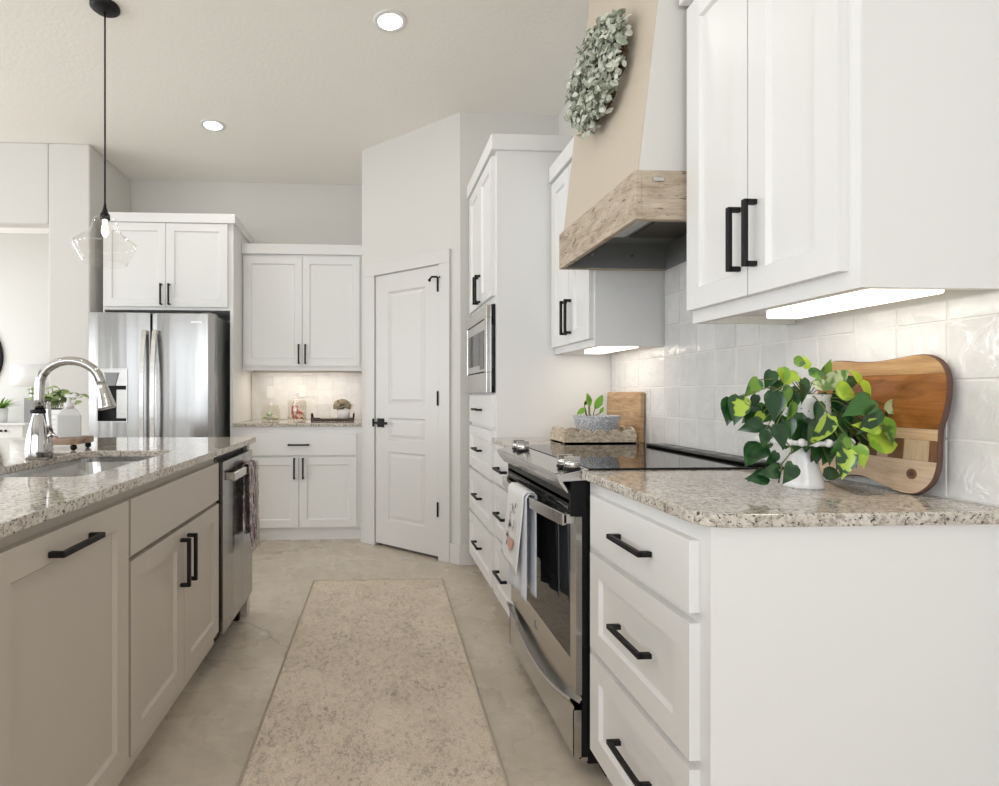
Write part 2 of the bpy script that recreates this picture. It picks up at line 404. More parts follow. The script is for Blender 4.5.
def door_face(mb, x0, x1, z0, z1, fy, th, holes):
    """slab with rectangular panel openings (holes share one column x range)"""
    hx0, hx1 = holes[0][0], holes[0][1]
    mb.box(x0, hx0, fy, fy+th, z0, z1); mb.box(hx1, x1, fy, fy+th, z0, z1)
    zs = [z0]+[q for h in holes for q in (h[2], h[3])]+[z1]
    for i in range(0, len(zs), 2): mb.box(hx0, hx1, fy, fy+th, zs[i], zs[i+1])
    for h in holes: mb.box(h[0], h[1], fy+.012, fy+th-.004, h[2], h[3])
holes = [(D0+.125, D1-.122, .205, .715), (D0+.125, D1-.122, .80, .965), (D0+.125, D1-.122, 1.065, 1.895)]
d = MB(); door_face(d, D0+.003, D1-.003, DZ, DH, fy, .036, holes)
for h in holes: panel_inset(d, *h, fy, .009, .012)
slab = d.build('door_slab', 'trim', pd)
hx = D0+.058; hz = .925
MB().box(hx-.032, hx+.032, fy-.012, fy, hz-.033, hz+.033).build('rosette', 'black', slab, bevel=.002)
lv = MB(); lv.cyl((hx, fy-.045, hz), .010, .036, 16, 0, 'y'); lv.box(hx-.012, hx+.098, fy-.052, fy-.040, hz-.009, hz+.009)
lv.build('lever', 'black', slab, bevel=.003)
sp_ = MB(); sp_.box(D0-.008, D0+.002, -.032, -.019, hz-.03, hz+.03); sp_.box(D0, hx-.03, -.024, fy-.003, hz-.006, hz+.006)
sp_.build('strike_plate', 'black', pd)
for z in (.30, 1.06, 1.84):
    MB().cyl((D1, fy-.022, z), .0065, .10, 12).build('hinge', 'black', pd)
hs = MB(); hs.tube([(D1, fy-.026, 1.94), (D1-.03, fy-.05, 1.94), (D1-.045, fy-.05, 1.925)], .007); hs.sphere((D1-.048, fy-.05, 1.92), .011, 8); hs.sphere((D1+.022, fy-.03, 1.935), .006, 6)
hs.build('hinge_pin_stop', 'black', pd)
# black sheet behind the door gap, standing in for the pantry's shade
struct('shade_backing', MB().box(D0, D1, .05, .06, 0, DH), 'dark', loc=PA, rz=PRZ)

# ------------------------------------------------------------------ cabinets
def pull(parent, x, z, y, vert, Lh=.162, col='black'):
    """square black bar pull: bar and two posts; y is the face it sits on (front is -y)"""
    p = MB(); s = .0062; out = .034
    if vert:
        p.box(x-s, x+s, y-out, y-out+.0115, z-Lh/2, z+Lh/2)
        p.box(x-s, x+s, y-out+.005, y, z-Lh/2, z-Lh/2+.0125); p.box(x-s, x+s, y-out+.005, y, z+Lh/2-.0125, z+Lh/2)
    else:
        p.box(x-Lh/2, x+Lh/2, y-out, y-out+.0115, z-s, z+s)
        p.box(x-Lh/2, x-Lh/2+.0125, y-out+.005, y, z-s, z+s); p.box(x+Lh/2-.0125, x+Lh/2, y-out+.005, y, z-s, z+s)
    return p.build('handle', col, parent, bevel=.0015)
def front(parent, kind, x0, x1, z0, z1, style, paint, handle=None, rail=.058, y=-.022, th=.022, stile=None):
    mb = MB()
    if style == 'slab':
        mb.box(x0, x1, y, y+th, z0, z1)
    else:
        st_ = stile or rail
        mb.box(x0, x0+st_, y, y+th, z0, z1); mb.box(x1-st_, x1, y, y+th, z0, z1)
        mb.box(x0+st_, x1-st_, y, y+th, z0, z0+rail); mb.box(x0+st_, x1-st_, y, y+th, z1-rail, z1)
        # chamfered inner lip and flat recessed panel
        a0, a1, b0, b1 = x0+st_, x1-st_, z0+rail, z1-rail; s = .007; dy = .010
        o = [(a0, y, b0), (a1, y, b0), (a1, y, b1), (a0, y, b1)]; i_ = [(a0+s, y+dy, b0+s), (a1-s, y+dy, b0+s), (a1-s, y+dy, b1-s), (a0+s, y+dy, b1-s)]
        mb.add(o+i_, [(0, 1, 5, 4), (1, 2, 6, 5), (2, 3, 7, 6), (3, 0, 4, 7), (4, 5, 6, 7)])
    d = mb.build(kind, paint, parent, bevel=.0012 if style == 'slab' else 0)
    if handle: pull(d, handle[1], handle[2], y, handle[0] == 'v')
    return d
def cab(label, loc, rz, w, z0, z1, depth, paint='cab', toe=True, group=None, name='base_cabinet', toe_set=.075, underside=0, crown=None, cat='cabinet'):
    t = thing(name, label, cat, loc, rz, group)
    c = MB()
    if underside:  # wall cabinet: recessed bottom behind a light rail, open below
        c.box(0, w, 0, depth, z0+underside, z1); c.box(0, w, 0, .02, z0, z0+underside); c.box(0, .016, .02, depth, z0, z0+underside); c.box(w-.016, w, .02, depth, z0, z0+underside)
    else: c.box(0, w, 0, depth, z0, z1)
    c.build('carcass', paint, t)
    if toe: MB().box(.0, w, toe_set, depth, 0, z0).build('toe_kick', paint, t)
    if crown:
        zc0, zc1, l, r, o = crown
        k = MB(); k.box(-o if l else 0, w+(o if r else 0), -o-.012, depth, zc0, zc1)
        k.build('crown_molding', paint, t, bevel=.003)
    return t
RZ = -PI/2; XF = .645
# near base cabinet (right run); local x runs towards the camera
t = cab('white three-drawer base cabinet right of the range, nearest the camera', (XF, 1.566, 0), RZ, .566, .10, .888, .609)
for z0, z1, st_ in ((.708, .852, 'slab'), (.418, .688, 'shaker'), (.125, .400, 'shaker')):
    front(t, 'drawer', .052, .536, z0, z1, st_, 'cab', ('h', .315, (z0+z1)/2+.002))
MB().box(.566, .569, .0, .607, 0, .888).build('end_panel', 'cab', t)
# far base cabinet between range and tower
t = cab('narrow white three-drawer base cabinet between range and tall oven tower', (XF, 2.762, 0), RZ, .43, .10, .888, .609)
for z0, z1, st_ in ((.70, .852, 'slab'), (.43, .682, 'shaker'), (.125, .412, 'shaker')):
    front(t, 'drawer', .022, .412, z0, z1, st_, 'cab', ('h', .22, (z0+z1)/2))
# tower
TW = .697
t = cab('tall white cabinet tower holding the built-in microwave', (XF, 3.464, 0), RZ, TW, .10, 2.43, .609, crown=(2.40, 2.48, False, True, .02), name='tower_cabinet')
for z0, z1, st_ in ((.965, 1.135, 'slab'), (.69, .945, 'shaker'), (.415, .672, 'shaker'), (.125, .397, 'shaker')):
    front(t, 'drawer', .03, .67, z0, z1, st_, 'cab', ('h', .35, (z0+z1)/2))
for x0, x1, hx in ((.03, .349, .322), (.353, .67, .380)):
    front(t, 'door', x0, x1, 1.655, 2.385, 'shaker', 'cab', ('v', hx, 1.745))
# microwave
mw = thing('microwave', 'built-in stainless microwave set in the tall white tower', 'microwave', (XF, 3.464, 0), RZ)
MB().box(.03, .672, -.012, -.001, 1.147, 1.612).build('backing', 'blackenamel', mw)
f = MB(); f.box(.03, .655, -.045, -.012, 1.147, 1.255); f.box(.03, .655, -.045, -.012, 1.545, 1.61); f.box(.03, .085, -.045, -.012, 1.255, 1.545); f.box(.60, .655, -.045, -.012, 1.255, 1.545)
f.build('trim_frame', 'steelh', mw, bevel=.002)
MB().box(.655, .672, -.022, -.012, 1.147, 1.61).build('side_vent', 'blackgloss', mw)
dr = MB().box(.087, .598, -.042, -.012, 1.262, 1.538).build('oven_door', 'steelh', mw)
MB().box(.12, .45, -.044, -.041, 1.30, 1.485).build('window_glass', 'blackgloss', dr)
MB().box(.47, .58, -.044, -.041, 1.275, 1.485).build('control_panel', 'blackgloss', dr)
MB().box(.087, .598, -.0415, -.012, 1.256, 1.261).build('shadow_gap', 'dark', mw)
MB().box(.087, .598, -.0415, -.012, 1.539, 1.5445).build('shadow_gap', 'dark', mw)

# wall cabinets, right run
XU = .95
t = cab('white two-door wall cabinet nearest the camera above the trailing plant', (XU, 1.553, 0), RZ, .553, 1.348, 2.37, .304, toe=False, name='wall_cabinet', underside=.022, crown=(2.303, 2.385, True, True, .02))
front(t, 'door', .006, .263, 1.385, 2.275, 'shaker', 'cab', ('v', .236, 1.530))
front(t, 'door', .267, .524, 1.385, 2.275, 'shaker', 'cab', ('v', .294, 1.530))
MB().box(-.02, 0, .0, .02, 1.655, 2.30).build('filler_strip', 'cab', t)
t = cab('white two-door wall cabinet between range hood and tall tower', (XU, 2.762, 0), RZ, .508, 1.345, 2.30, .304, toe=False, name='wall_cabinet', underside=.022, crown=(2.235, 2.315, False, True, .02))
front(t, 'door', .010, .255, 1.378, 2.22, 'shaker', 'cab', ('v', .230, 1.502))
front(t, 'door', .259, .498, 1.378, 2.22, 'shaker', 'cab', ('v', .284, 1.502))
def under_light(loc, rz, w, z, label, d0=.05, d1=.15, power=2.2, drop=.026):
    t = thing('under_cabinet_light', label, 'light', loc, rz, None)
    MB().box(0, w, d0, d1, z-.004, z).build('housing', 'whiteplastic', t)
    MB().box(.004, w-.004, d0+.004, d1-.004, z-drop, z-.004).build('light_lens', 'led', t, bevel=.003)
    a = bpy.data.lights.new('light_bar_glow', 'AREA'); a.shape = 'RECTANGLE'; a.size = w-.02; a.size_y = d1-d0-.02; a.energy = power; a.color = (1, .86, .70)
    ao = bpy.data.objects.new('light_bar_glow', a); COL.objects.link(ao); ao.location = (w/2, (d0+d1)/2, z-drop-.0015); ao.parent = t
    return t
under_light((XU, 1.41, 0), RZ, .385, 1.3695, 'lit under-cabinet light bar over the trailing plant', .11, .21, .2)
under_light((XU, 2.66, 0), RZ, .38, 1.3665, 'lit under-cabinet light bar left of the range hood', .11, .21, .3)

# ------------------------------------------------------------------ back wall units
YU = 4.53; YF = 4.235
t = cab('white two-door wall cabinet over the candy jars beside the refrigerator', (-1.0685, YU, 0), 0, .989, 1.335, 2.34, YB-YU-.001, toe=False, name='wall_cabinet', underside=.022, crown=(2.295, 2.378, False, False, .02))
front(t, 'door', 0.0145, 0.4895, 1.372, 2.275, 'shaker', 'cab', ('v', 0.4645, 1.470))
front(t, 'door', 0.4935, 0.9645, 1.372, 2.275, 'shaker', 'cab', ('v', 0.5185, 1.470))
under_light((-.93, YU, 0), 0, .70, 1.3565, 'lit under-cabinet light bar above the candy jars', .06, .15, 1.25, .014)
t = cab('white base cabinet with one drawer and two doors under the candy jars', (-1.0685, YF, 0), 0, .989, .096, .888, YB-YF-.001, toe_set=.03)
front(t, 'drawer', 0.0625, 0.9475, .665, .832, 'slab', 'cab', ('h', 0.5025, .748))
front(t, 'door', 0.0625, 0.5020, .108, .650, 'shaker', 'cab', ('v', 0.4705, .565))
front(t, 'door', 0.5060, 0.9475, .108, .650, 'shaker', 'cab', ('v', 0.5375, .565))
# cabinet over the refrigerator with its tall side panel
t = cab('white two-door cabinet above the refrigerator with tall side panel', (-2.05, 4.24, 0), 0, .98, 1.785, 2.49, YB-4.241, toe=False, name='refrigerator_cabinet', crown=(2.450, 2.522, False, True, .02))
front(t, 'door', .012, .473, 1.808, 2.447, 'shaker', 'cab', ('v', .445, 1.90), stile=.06)
front(t, 'door', .477, .940, 1.808, 2.447, 'shaker', 'cab', ('v', .505, 1.90), stile=.06)
MB().box(.955, .98, 0, YB-4.242, 0, 1.785).build('side_panel', 'cab', t)
MB().box(.0, .010, 0, YB-4.242, 0, 1.785).build('side_panel', 'cab', t)

# refrigerator
FX0, FX1, FY = -2.035, -1.145, 4.0
t = thing('refrigerator', 'stainless side-by-side refrigerator with water and ice dispenser', 'refrigerator', (FX0, FY, 0))
fw = FX1-FX0; fs_ = -1.6-FX0
MB().box(.01, fw-.006, .095, .78, .03, 1.715).build('cabinet_body', 'hoodmetal', t)
for x in (.06, fw-.1):
    for y in (.15, .66): MB().box(x, x+.04, y, y+.04, 0, .03).build('foot', 'rubber', t)
def bowed(x0, x1, z0, z1, bow=.012, th=.085, n=10, hole=None):
    mb = MB(); pts = []
    for i in range(n+1):
        u = i/n; e = min(u, 1-u); pts.append((x0+(x1-x0)*u, -bow*(1-(2*u-1)**2)+(.012 if i in (0, n) else 0)))
    poly = pts+[(x1, th), (x0, th)]
    mb.prism(poly, z0, z1, 'z', 0, False); return mb
# left door with the dispenser recess: built from strips around the opening
hx0, hx1, hz0, hz1 = -1.966-FX0, -1.765-FX0, .945, 1.315
ld = MB()
def yb(x, x0=0, x1=fs_-.003, bow=.010): u = (x-x0)/(x1-x0); return -bow*(1-(2*u-1)**2)
cols_ = [0, .02, hx0, (hx0+hx1)/2, hx1, (hx1+fs_)/2, fs_-.003]; rows_ = [.06, hz0, hz1, 1.727]
for i in range(len(cols_)-1):
    for j in range(3):
        if j == 1 and i in (2, 3): continue
        a, b = cols_[i], cols_[i+1]
        ld.prism([(a, yb(a)), (b, yb(b)), (b, .085), (a, .085)], rows_[j], rows_[j+1])
dl = ld.build('door', 'steel', t)
MB().box(hx0, hx1, .06, .084, hz0, hz1).build('dispenser_recess', 'blackenamel', dl)
fr = MB(); e = .008
fr.box(hx0-e, hx1+e, -.016, .0, hz1, hz1+e); fr.box(hx0-e, hx1+e, -.016, .03, hz0-e, hz0); fr.box(hx0-e, hx0, -.014, .0, hz0, hz1); fr.box(hx1, hx1+e, -.016, .0, hz0, hz1)
fr.build('dispenser_frame', 'steelh', dl)
dp = MB(); dp.box(hx0, hx1, -.006, .06, hz1-.115, hz1); dp.build('dispenser_panel', 'steelh', dl)
pdl = MB(); cx = (hx0+hx1)/2
pdl.prism([(cx-.055, hz1-.02), (cx+.045, hz1-.02), (cx+.02, hz1-.115), (cx-.035, hz1-.115)], -.014, -.006, 'y', 0); pdl.build('ice_chute', 'hoodmetal', dl)
pdl = MB(); pdl.box(cx+.008, cx+.085, .03, .055, hz0+.015, hz1-.14); pdl.build('dispenser_paddle', 'steelh', dl, bevel=.004)
rd = bowed(fs_+.003, fw, .60, 1.727, .014).build('door', 'steel', t, bevel=.006, segs=2)
ldr = bowed(fs_+.003, fw, .06, .595, .014).build('freezer_drawer', 'steel', t)
for hx, s in ((fs_-.034, dl), (fs_+.040, rd)):
    h = MB(); pr_ = []
    for i in range(15):
        u = i/14; z = .50+1.10*u; o = .03+.045*math.sin(PI*u)**.7
        pr_.append((o, z))
    vs = []
    for o, z in pr_:
        for dx, dy in ((-.017, -.006-o), (.017, -.006-o), (.014, .010-o), (-.014, .010-o)): vs.append((hx+dx, dy, z))
    fs2 = [(0, 3, 2, 1), tuple(len(vs)-4+k for k in range(4))]
    for i in range(14):
        for k in range(4): fs2.append((i*4+k, i*4+(k+1) % 4, i*4+4+(k+1) % 4, i*4+4+k))
    h.add(vs, fs2); h.box(hx-.013, hx+.013, -.024, .0, 1.57, 1.60); h.box(hx-.013, hx+.013, -.024, 0, .50, .53)
    h.build('handle', 'steelh', s, bevel=.003)
MB().box(fw-.165, fw-.085, -.0135, -.0065, 1.655, 1.667).build('badge', 'steelh', rd)
for x in (.03, fw-.10): MB().box(x, x+.07, .04, .12, 1.7275, 1.737).build('hinge_cover', 'hoodmetal', t)

# ------------------------------------------------------------------ backsplash tiles
def tiles(name, P, u0, u1, zfun, du, dz, uo, zo, ):
    mb = MB(); g = .0017; r = random.Random(3)
    k = math.floor((u0-uo)/du)
    while uo+k*du < u1-.003:
        a, b = max(u0, uo+k*du), min(u1, uo+(k+1)*du)
        z0, z1 = zfun((a+b)/2); j = 0
        while zo+j*dz < z1-.004:
            c, d = zo+j*dz, min(z1, zo+(j+1)*dz)
            if b-a > .008 and d-c > .008:
                h = .0068+r.uniform(-.0008, .0009); t4 = [r.uniform(-.0011, .0011) for _ in range(4)]; e = .0028
                A, B2, C, D = a+g/2, b-g/2, c+g/2, d-g/2
                v = [P(A, C, .001), P(B2, C, .001), P(B2, D, .001), P(A, D, .001),
                     P(A+e, C+e, h+t4[0]), P(B2-e, C+e, h+t4[1]), P(B2-e, D-e, h+t4[2]), P(A+e, D-e, h+t4[3])]
                mb.add(v, [(4, 5, 6, 7), (0, 1, 5, 4), (1, 2, 6, 5), (2, 3, 7, 6), (3, 0, 4, 7)], 0)
            j += 1
        k += 1
    seg = 24
    for i in range(seg):
        a, b = u0+(u1-u0)*i/seg, u0+(u1-u0)*(i+1)/seg; z0, z1 = zfun((a+b)/2)
        mb.add([P(a, zo, .0052), P(b, zo, .0052), P(b, z1, .0052), P(a, z1, .0052)], [(0, 1, 2, 3)], 1)
    return struct(name, mb, ['tile', 'grout'])
tiles('trim_3', lambda u, z, h: (XR-h, u, z), .985, 2.762, lambda y: (.9142, 1.3455 if (y < 1.556 or y > 2.25) else 1.70), .1135, .128, 1.107, .9142)
tiles('trim_4', lambda u, z, h: (u, YB-h, z), -1.068, -.080, lambda y: (.9142, 1.334), .130, .1285, -1.01, .9142)
for x, z in ((-.90, 1.155), (-.625, 1.165)):
    o = MB(); o.box(x-.036, x+.036, YB-.014, YB-.0085, z-.055, z+.055)
    p = thing('power_outlet', 'white outlet plate on the tiles behind the %s jar' % ('left candy' if x < -.8 else 'tall candy'), 'outlet', (x, YB, z))
    MB().box(-.036, .036, -.0145, -.0085, -.055, .055).build('cover_plate', 'whiteplastic', p, bevel=.0015)
    for dz in (-.024, .024): MB().box(-.014, .014, -.0162, -.0145, dz-.014, dz+.014).build('socket', 'ceramic', p)

# ------------------------------------------------------------------ countertops
def slab_poly(poly, z0, z1, label, loc=(0, 0, 0), rz=0):
    o = MB().prism(poly, z0, z1).build('countertop', 'granite', None, loc, rz, bevel=.004, segs=2)
    return tag(o, label, 'countertop')
r = .055; xe, ye = .617, .975
corner = [(xe+r*(1-math.cos(a)), ye+r*(1-math.sin(a))) for a in [i*PI/12 for i in range(7)]]
slab_poly(corner+[(1.2538, ye), (1.2538, 1.5635), (xe, 1.5635)], .8885, .914, 'granite countertop under the trailing plant, right of the range')
slab_poly([(xe, 2.332), (1.2538, 2.332), (1.2538, 2.7635), (xe, 2.7635)], .8885, .914, 'small granite countertop between the range and the tall tower')
slab_poly([(-1.0685, 4.205), (-.0795, 4.205), (-.0795, YB-.001), (-1.0685, YB-.001)], .8885, .914, 'granite countertop under the candy jars on the back wall')

# ------------------------------------------------------------------ range hood
HX, HY0, HY1, HZ0, HZ1 = .787, 1.577, 2.236, 1.664, 1.812
t = thing('range_hood', 'beige tapered range hood with weathered wood band above the range', 'range hood', (XR, (HY0+HY1)/2, HZ0))
ox, oy, oz = XR, (HY0+HY1)/2, HZ0
def hb(x0, x1, y0, y1, z0, z1, mb=None): return (mb or MB()).box(x0-ox, x1-ox, y0-oy, y1-oy, z0-oz, z1-oz)
sl = .116
def hoodquad(pts, mb): mb.add([(x-ox, y-oy, z-oz) for x, y, z in pts], [tuple(range(len(pts)))])
fx0 = HX+.014; fx1 = fx0+sl*(CE-HZ1); ya, yb2 = HY0+.012, HY1-.012
fm = MB()
v = [(fx0, ya, HZ1), (fx0, yb2, HZ1), (fx1, yb2, CE-.002), (fx1, ya, CE-.002), (fx0+.003, ya, HZ1), (fx0+.003, yb2, HZ1), (fx1+.003, yb2, CE-.002), (fx1+.003, ya, CE-.002)]
fm.add([(a-ox, b-oy, c-oz) for a, b, c in v], [(0, 1, 2, 3), (4, 7, 6, 5), (0, 4, 5, 1), (3, 2, 6, 7), (0, 3, 7, 4), (1, 5, 6, 2)])
fm.build('front_panel', 'hood_front', t)
for y0, y1 in ((ya, ya+.012), (yb2-.012, yb2)):
    sm_ = MB(); sm_.prism([(fx0+.003-ox, HZ1-oz), (-.001, HZ1-oz), (-.001, CE-.002-oz), (fx1+.003-ox, CE-.002-oz)], y0-oy, y1-oy, 'y'); sm_.build('side_panel', 'wall', t)
wb = MB(); hb(HX, HX+.02, HY0, HY1, HZ0, HZ1, wb); wb.build('wood_band', 'barnwood', t, bevel=.002)
for y0, y1 in ((HY0, HY0+.02), (HY1-.02, HY1)):
    wb = MB(); hb(HX+.02, XR-.010, y0, y1, HZ0, HZ1, wb); wb.build('wood_band', 'barnwood', t, bevel=.002)
hw = MB(); hw.cyl((.862-ox, HY0-.004-oy, 1.783-oz), .004, .004, 10, 0, 'y'); hw.box(.840-ox, .872-ox, HY0-.006-oy, HY0-oy, 1.778-oz, 1.788-oz)
hw.build('metal_plate', 'steelh', t)
ln = MB()
zi = HZ0+.105
hb(HX+.02, XR-.0108, HY0+.02, HY1-.02, zi, zi+.01, ln)
hb(HX+.021, XR-.0108, HY1-.028, HY1-.0205, HZ0+.002, zi, ln); hb(HX+.021, XR-.0108, HY0+.0205, HY0+.028, HZ0+.002, zi, ln)
hb(HX+.021, HX+.03, HY0+.021, HY1-.021, HZ0+.010, zi, ln); hb(XR-.02, XR-.0105, HY0+.021, HY1-.021, HZ0+.002, zi, ln)
lin = ln.build('metal_liner', 'hoodmetal', t)
hb(HX+.165, HX+.215, HY0+.10, HY1-.14, zi-.006, zi).build('lamp_lens', 'lens', lin)
hb(HX+.24, XR-.03, HY0+.20, HY1-.13, zi-.004, zi).build('filter_screen', 'mesh', lin)
hb(HX+.24, XR-.03, HY0+.05, HY0+.17, zi-.004, zi).build('filter_screen', 'mesh', lin)
for x in (HX+.13, HX+.30):
    MB().cyl((x-ox, HY1-.032-oy, zi-.05-oz), .006, .004, 10, 0, 'y').build('screw', 'steelh', lin)

# wreath on the hood front
def leaf_rows(prof, length, width, fold=.18, droop=.15, lobes=0):
    rows = []
    for tt, w in prof:
        y = tt*length; z = -droop*length*tt*tt
        rows.append(((-w*width/2, y-lobes*length*(1 if tt < .02 else 0), z+fold*w*width/2), (0, y, z), (w*width/2, y-lobes*length*(1 if tt < .02 else 0), z+fold*w*width/2)))
    return rows
HEART = [(0, .42), (.04, .72), (.13, .93), (.28, 1), (.45, .90), (.62, .66), (.78, .38), (.9, .15), (1, .01)]
OVAL = [(0, .08), (.15, .55), (.4, .95), (.65, 1), (.87, .6), (1, .08)]
LANCE = [(0, .1), (.2, .7), (.45, 1), (.7, .75), (.9, .3), (1, .02)]
BLADE = [(0, .5), (.3, 1), (.7, .8), (1, .05)]
def put_leaf(mb, pos, tip, normal, length, width, prof=HEART, mi=0, fold=.18, droop=.15, lobes=0.0):
    tip = Vector(tip).normalized(); nrm = Vector(normal); nrm = (nrm-tip*nrm.dot(tip)).normalized(); sd = tip.cross(nrm)
    rows = leaf_rows(prof, length, width, fold, droop, lobes); P = Vector(pos); vs = []
    for row in rows:
        for a, b, c in row: vs.append(tuple(P+sd*a+tip*b+nrm*c))
    fs = []
    for i in range(len(rows)-1):
        for k in range(2): fs.append((i*3+k, i*3+k+1, i*3+k+4, i*3+k+3))
    mb.add(vs, fs, mi, True)
WY, WZ, WR = 1.885, 2.268, .126
def hood_x(z): return fx0+sl*(z-HZ1)
wc = Vector((hood_x(WZ), WY, WZ))
wt = thing('wreath', 'round wreath of dusty grey-green leaves hanging on the hood front', 'wreath', wc)
nx = Vector((-1, 0, sl)).normalized(); uy = Vector((0, 1, 0)); uz = nx.cross(uy).normalized()*-1
if uz.z < 0: uz = -uz
ring = MB(); r2 = random.Random(5)
for k in range(7):
    ph = r2.uniform(0, 6); pts = []
    for i in range(41):
        a = 2*PI*i/40; rr = WR+.018*math.sin(5*a+ph)+.012*math.sin(9*a+2*ph); dd_ = .028+.014*math.cos(7*a+ph)
        pts.append(tuple(uy*rr*math.cos(a)+uz*rr*math.sin(a)+nx*dd_))
    ring.tube(pts, .0055, 6, 0, False)
ring.build('vine_ring', 'twig', wt)
lm = MB()
for i in range(1300):
    a = r2.uniform(0, 2*PI); rad = Vector((0, math.cos(a), 0))+uz*math.sin(a); tang = uy*-math.sin(a)+uz*math.cos(a)
    q = r2.uniform(-.5, 1.0)*PI/1.15; tr_ = r2.uniform(.022, .066)
    off = rad*math.cos(q)*tr_+nx*(.030+max(-.012, math.sin(abs(q))*tr_*1.15))
    base = uy*WR*math.cos(a)+uz*WR*math.sin(a)+off
    nrm = (rad*math.cos(q)*.6+nx*(.5+abs(math.sin(q)))+Vector((r2.uniform(-.5, .5), r2.uniform(-.5, .5), r2.uniform(-.5, .5)))).normalized()
    tipd = Vector((r2.uniform(-1, 1), r2.uniform(-1, 1), r2.uniform(-1, 1)))+tang*.4+nx*.4
    put_leaf(lm, base, tipd, nrm, r2.uniform(.018, .030), r2.uniform(.014, .023), OVAL, 0 if r2.random() < .68 else 1, .3, .25)
fo = lm.build('foliage', ['sage', 'sage2'], wt)

# ------------------------------------------------------------------ range
t = thing('range', 'stainless slide-in electric range with black glass cooktop', 'range', (XF, 2.3265, 0), RZ)
RW = .757
b = MB(); b.box(.004, RW-.004, -.004, .595, .04, .895); b.box(.004, RW-.004, .05, .55, .0, .04)
b.box(.008, RW-.008, -.055, 0, .775, .885); b.box(.006, RW-.006, -.022, 0, .06, .80)
b.build('oven_body', 'blackenamel', t)
MB().box(0, RW, .0, .605, .9, .9195).build('cooktop_glass', 'blackgloss', t, bevel=.002)
v_ = MB(); v_.box(.10, RW-.01, .512, .598, .9195, .931); v_.build('rear_vent', 'blackenamel', t, bevel=.004)
sv = MB()
for i in range(6): sv.box(.12+i*.104, .12+i*.104+.085, .53, .575, .9311, .9325)
sv.build('vent_slots', 'hoodmetal', t)
prof = [(-.004, .918), (-.099, .900), (-.0995, .889), (-.090, .872), (-.078, .856), (-.068, .846), (-.064, .846), (-.070, .862), (-.082, .880), (-.004, .884)]
MB().prism(prof, -.003, RW+.003, 'x').build('control_panel', 'steelh', t, bevel=.0015)
MB().prism([(-.098, .9012), (-.010, .9178), (-.010, .9186), (-.0978, .9020)], .02, RW-.02, 'x').build('control_glass', 'steelh', t)
for kx in (.135, .20, RW-.085, RW-.025):
    k = MB(); ang = math.atan2(.018, .095)
    c = (kx, -.044, .9115)
    k.lathe([(.0001, .028), (.021, .028), (.0235, .024), (.0235, .008), (.0001, .008)], c, 24)
    k.box(kx-.006, kx+.006, c[1]-.023, c[1]+.023, c[2]+.026, c[2]+.040)
    kk = k.build('knob', 'steelh', t, bevel=.001)
    MB().lathe([(.0001, .008), (.026, .008), (.026, 0), (.0001, -.004)], c, 24).build('knob_collar', 'blackenamel', kk)
vb = MB()
for i in range(3): vb.box(.02, RW-.02, -.062+i*.004, -.055, .775+i*.018, .786+i*.018)
vb.build('vent_trim', 'blackgloss', t)
# oven door: stainless frame round a black glass window
d = MB(); y0, y1 = -.040, -.022
wx0, wx1, wz0, wz1 = .055, RW-.05, .335, .760
d.box(.004, wx0, y0, y1, .245, .775); d.box(wx1, RW-.004, y0, y1, .245, .775); d.box(wx0, wx1, y0, y1, .245, wz0); d.box(wx0, wx1, y0, y1, wz1, .775)
od = d.build('oven_door', 'steelh', t, bevel=.0)
MB().box(wx0, wx1, y0+.001, y1-.002, wz0, wz1).build('window_glass', 'blackgloss', od)
bd = MB(); bd.box(.34, .375, y0-.0015, y0, .272, .281); bd.box(.345, .351, y0-.002, y0, .276, .30); bd.build('badge', 'hoodmetal', od)
h = MB(); n = 24; vs = []
for i in range(n+1):
    u = i/n; x = .012+(RW-.024)*u; bow = .040+.028*(1-(2*u-1)**2)
    for dy, dz in ((-.010, -.019), (-.010, .019), (.006, .017), (.006, -.017)): vs.append((x, y0-bow+dy+.01, .778+dz-.012))
fs2 = [(0, 1, 2, 3), tuple(n*4+k for k in (3, 2, 1, 0))]
for i in range(n):
    for k in range(4): fs2.append((i*4+k, i*4+(k+1) % 4, i*4+4+(k+1) % 4, i*4+4+k))
h.add(vs, fs2); h.box(.012, .035, y0-.035, y0, .752, .782); h.box(RW-.035, RW-.012, y0-.035, y0, .752, .782)
h.build('handle', 'steelh', od, bevel=.002)
# storage drawer with its curved lip
dm = MB(); n = 20
for i in range(n):
    for (q0, q1) in ((i/n, (i+1)/n),):
        def row(u):
            x = .004+(RW-.008)*u; dip = .085*(1-(2*u-1)**2)*.78; zl = .232-dip
            return [(x, -.032, .05), (x, -.046, .062), (x, -.046, zl-.02), (x, -.060, zl), (x, -.056, zl+.006), (x, -.030, zl-.012), (x, -.022, .234)]
        a, b = row(q0), row(q1); m_ = len(a)
        dm.add(a+b, [(k, k+1, m_+k+1, m_+k) for k in range(m_-1)], 0)
dm.box(.004, RW-.004, -.030, -.004, .048, .060); dm.box(.004, .012, -.046, -.024, .055, .20); dm.box(RW-.012, RW-.004, -.046, -.024, .055, .20)
dm.build('storage_drawer', 'steelh', t)

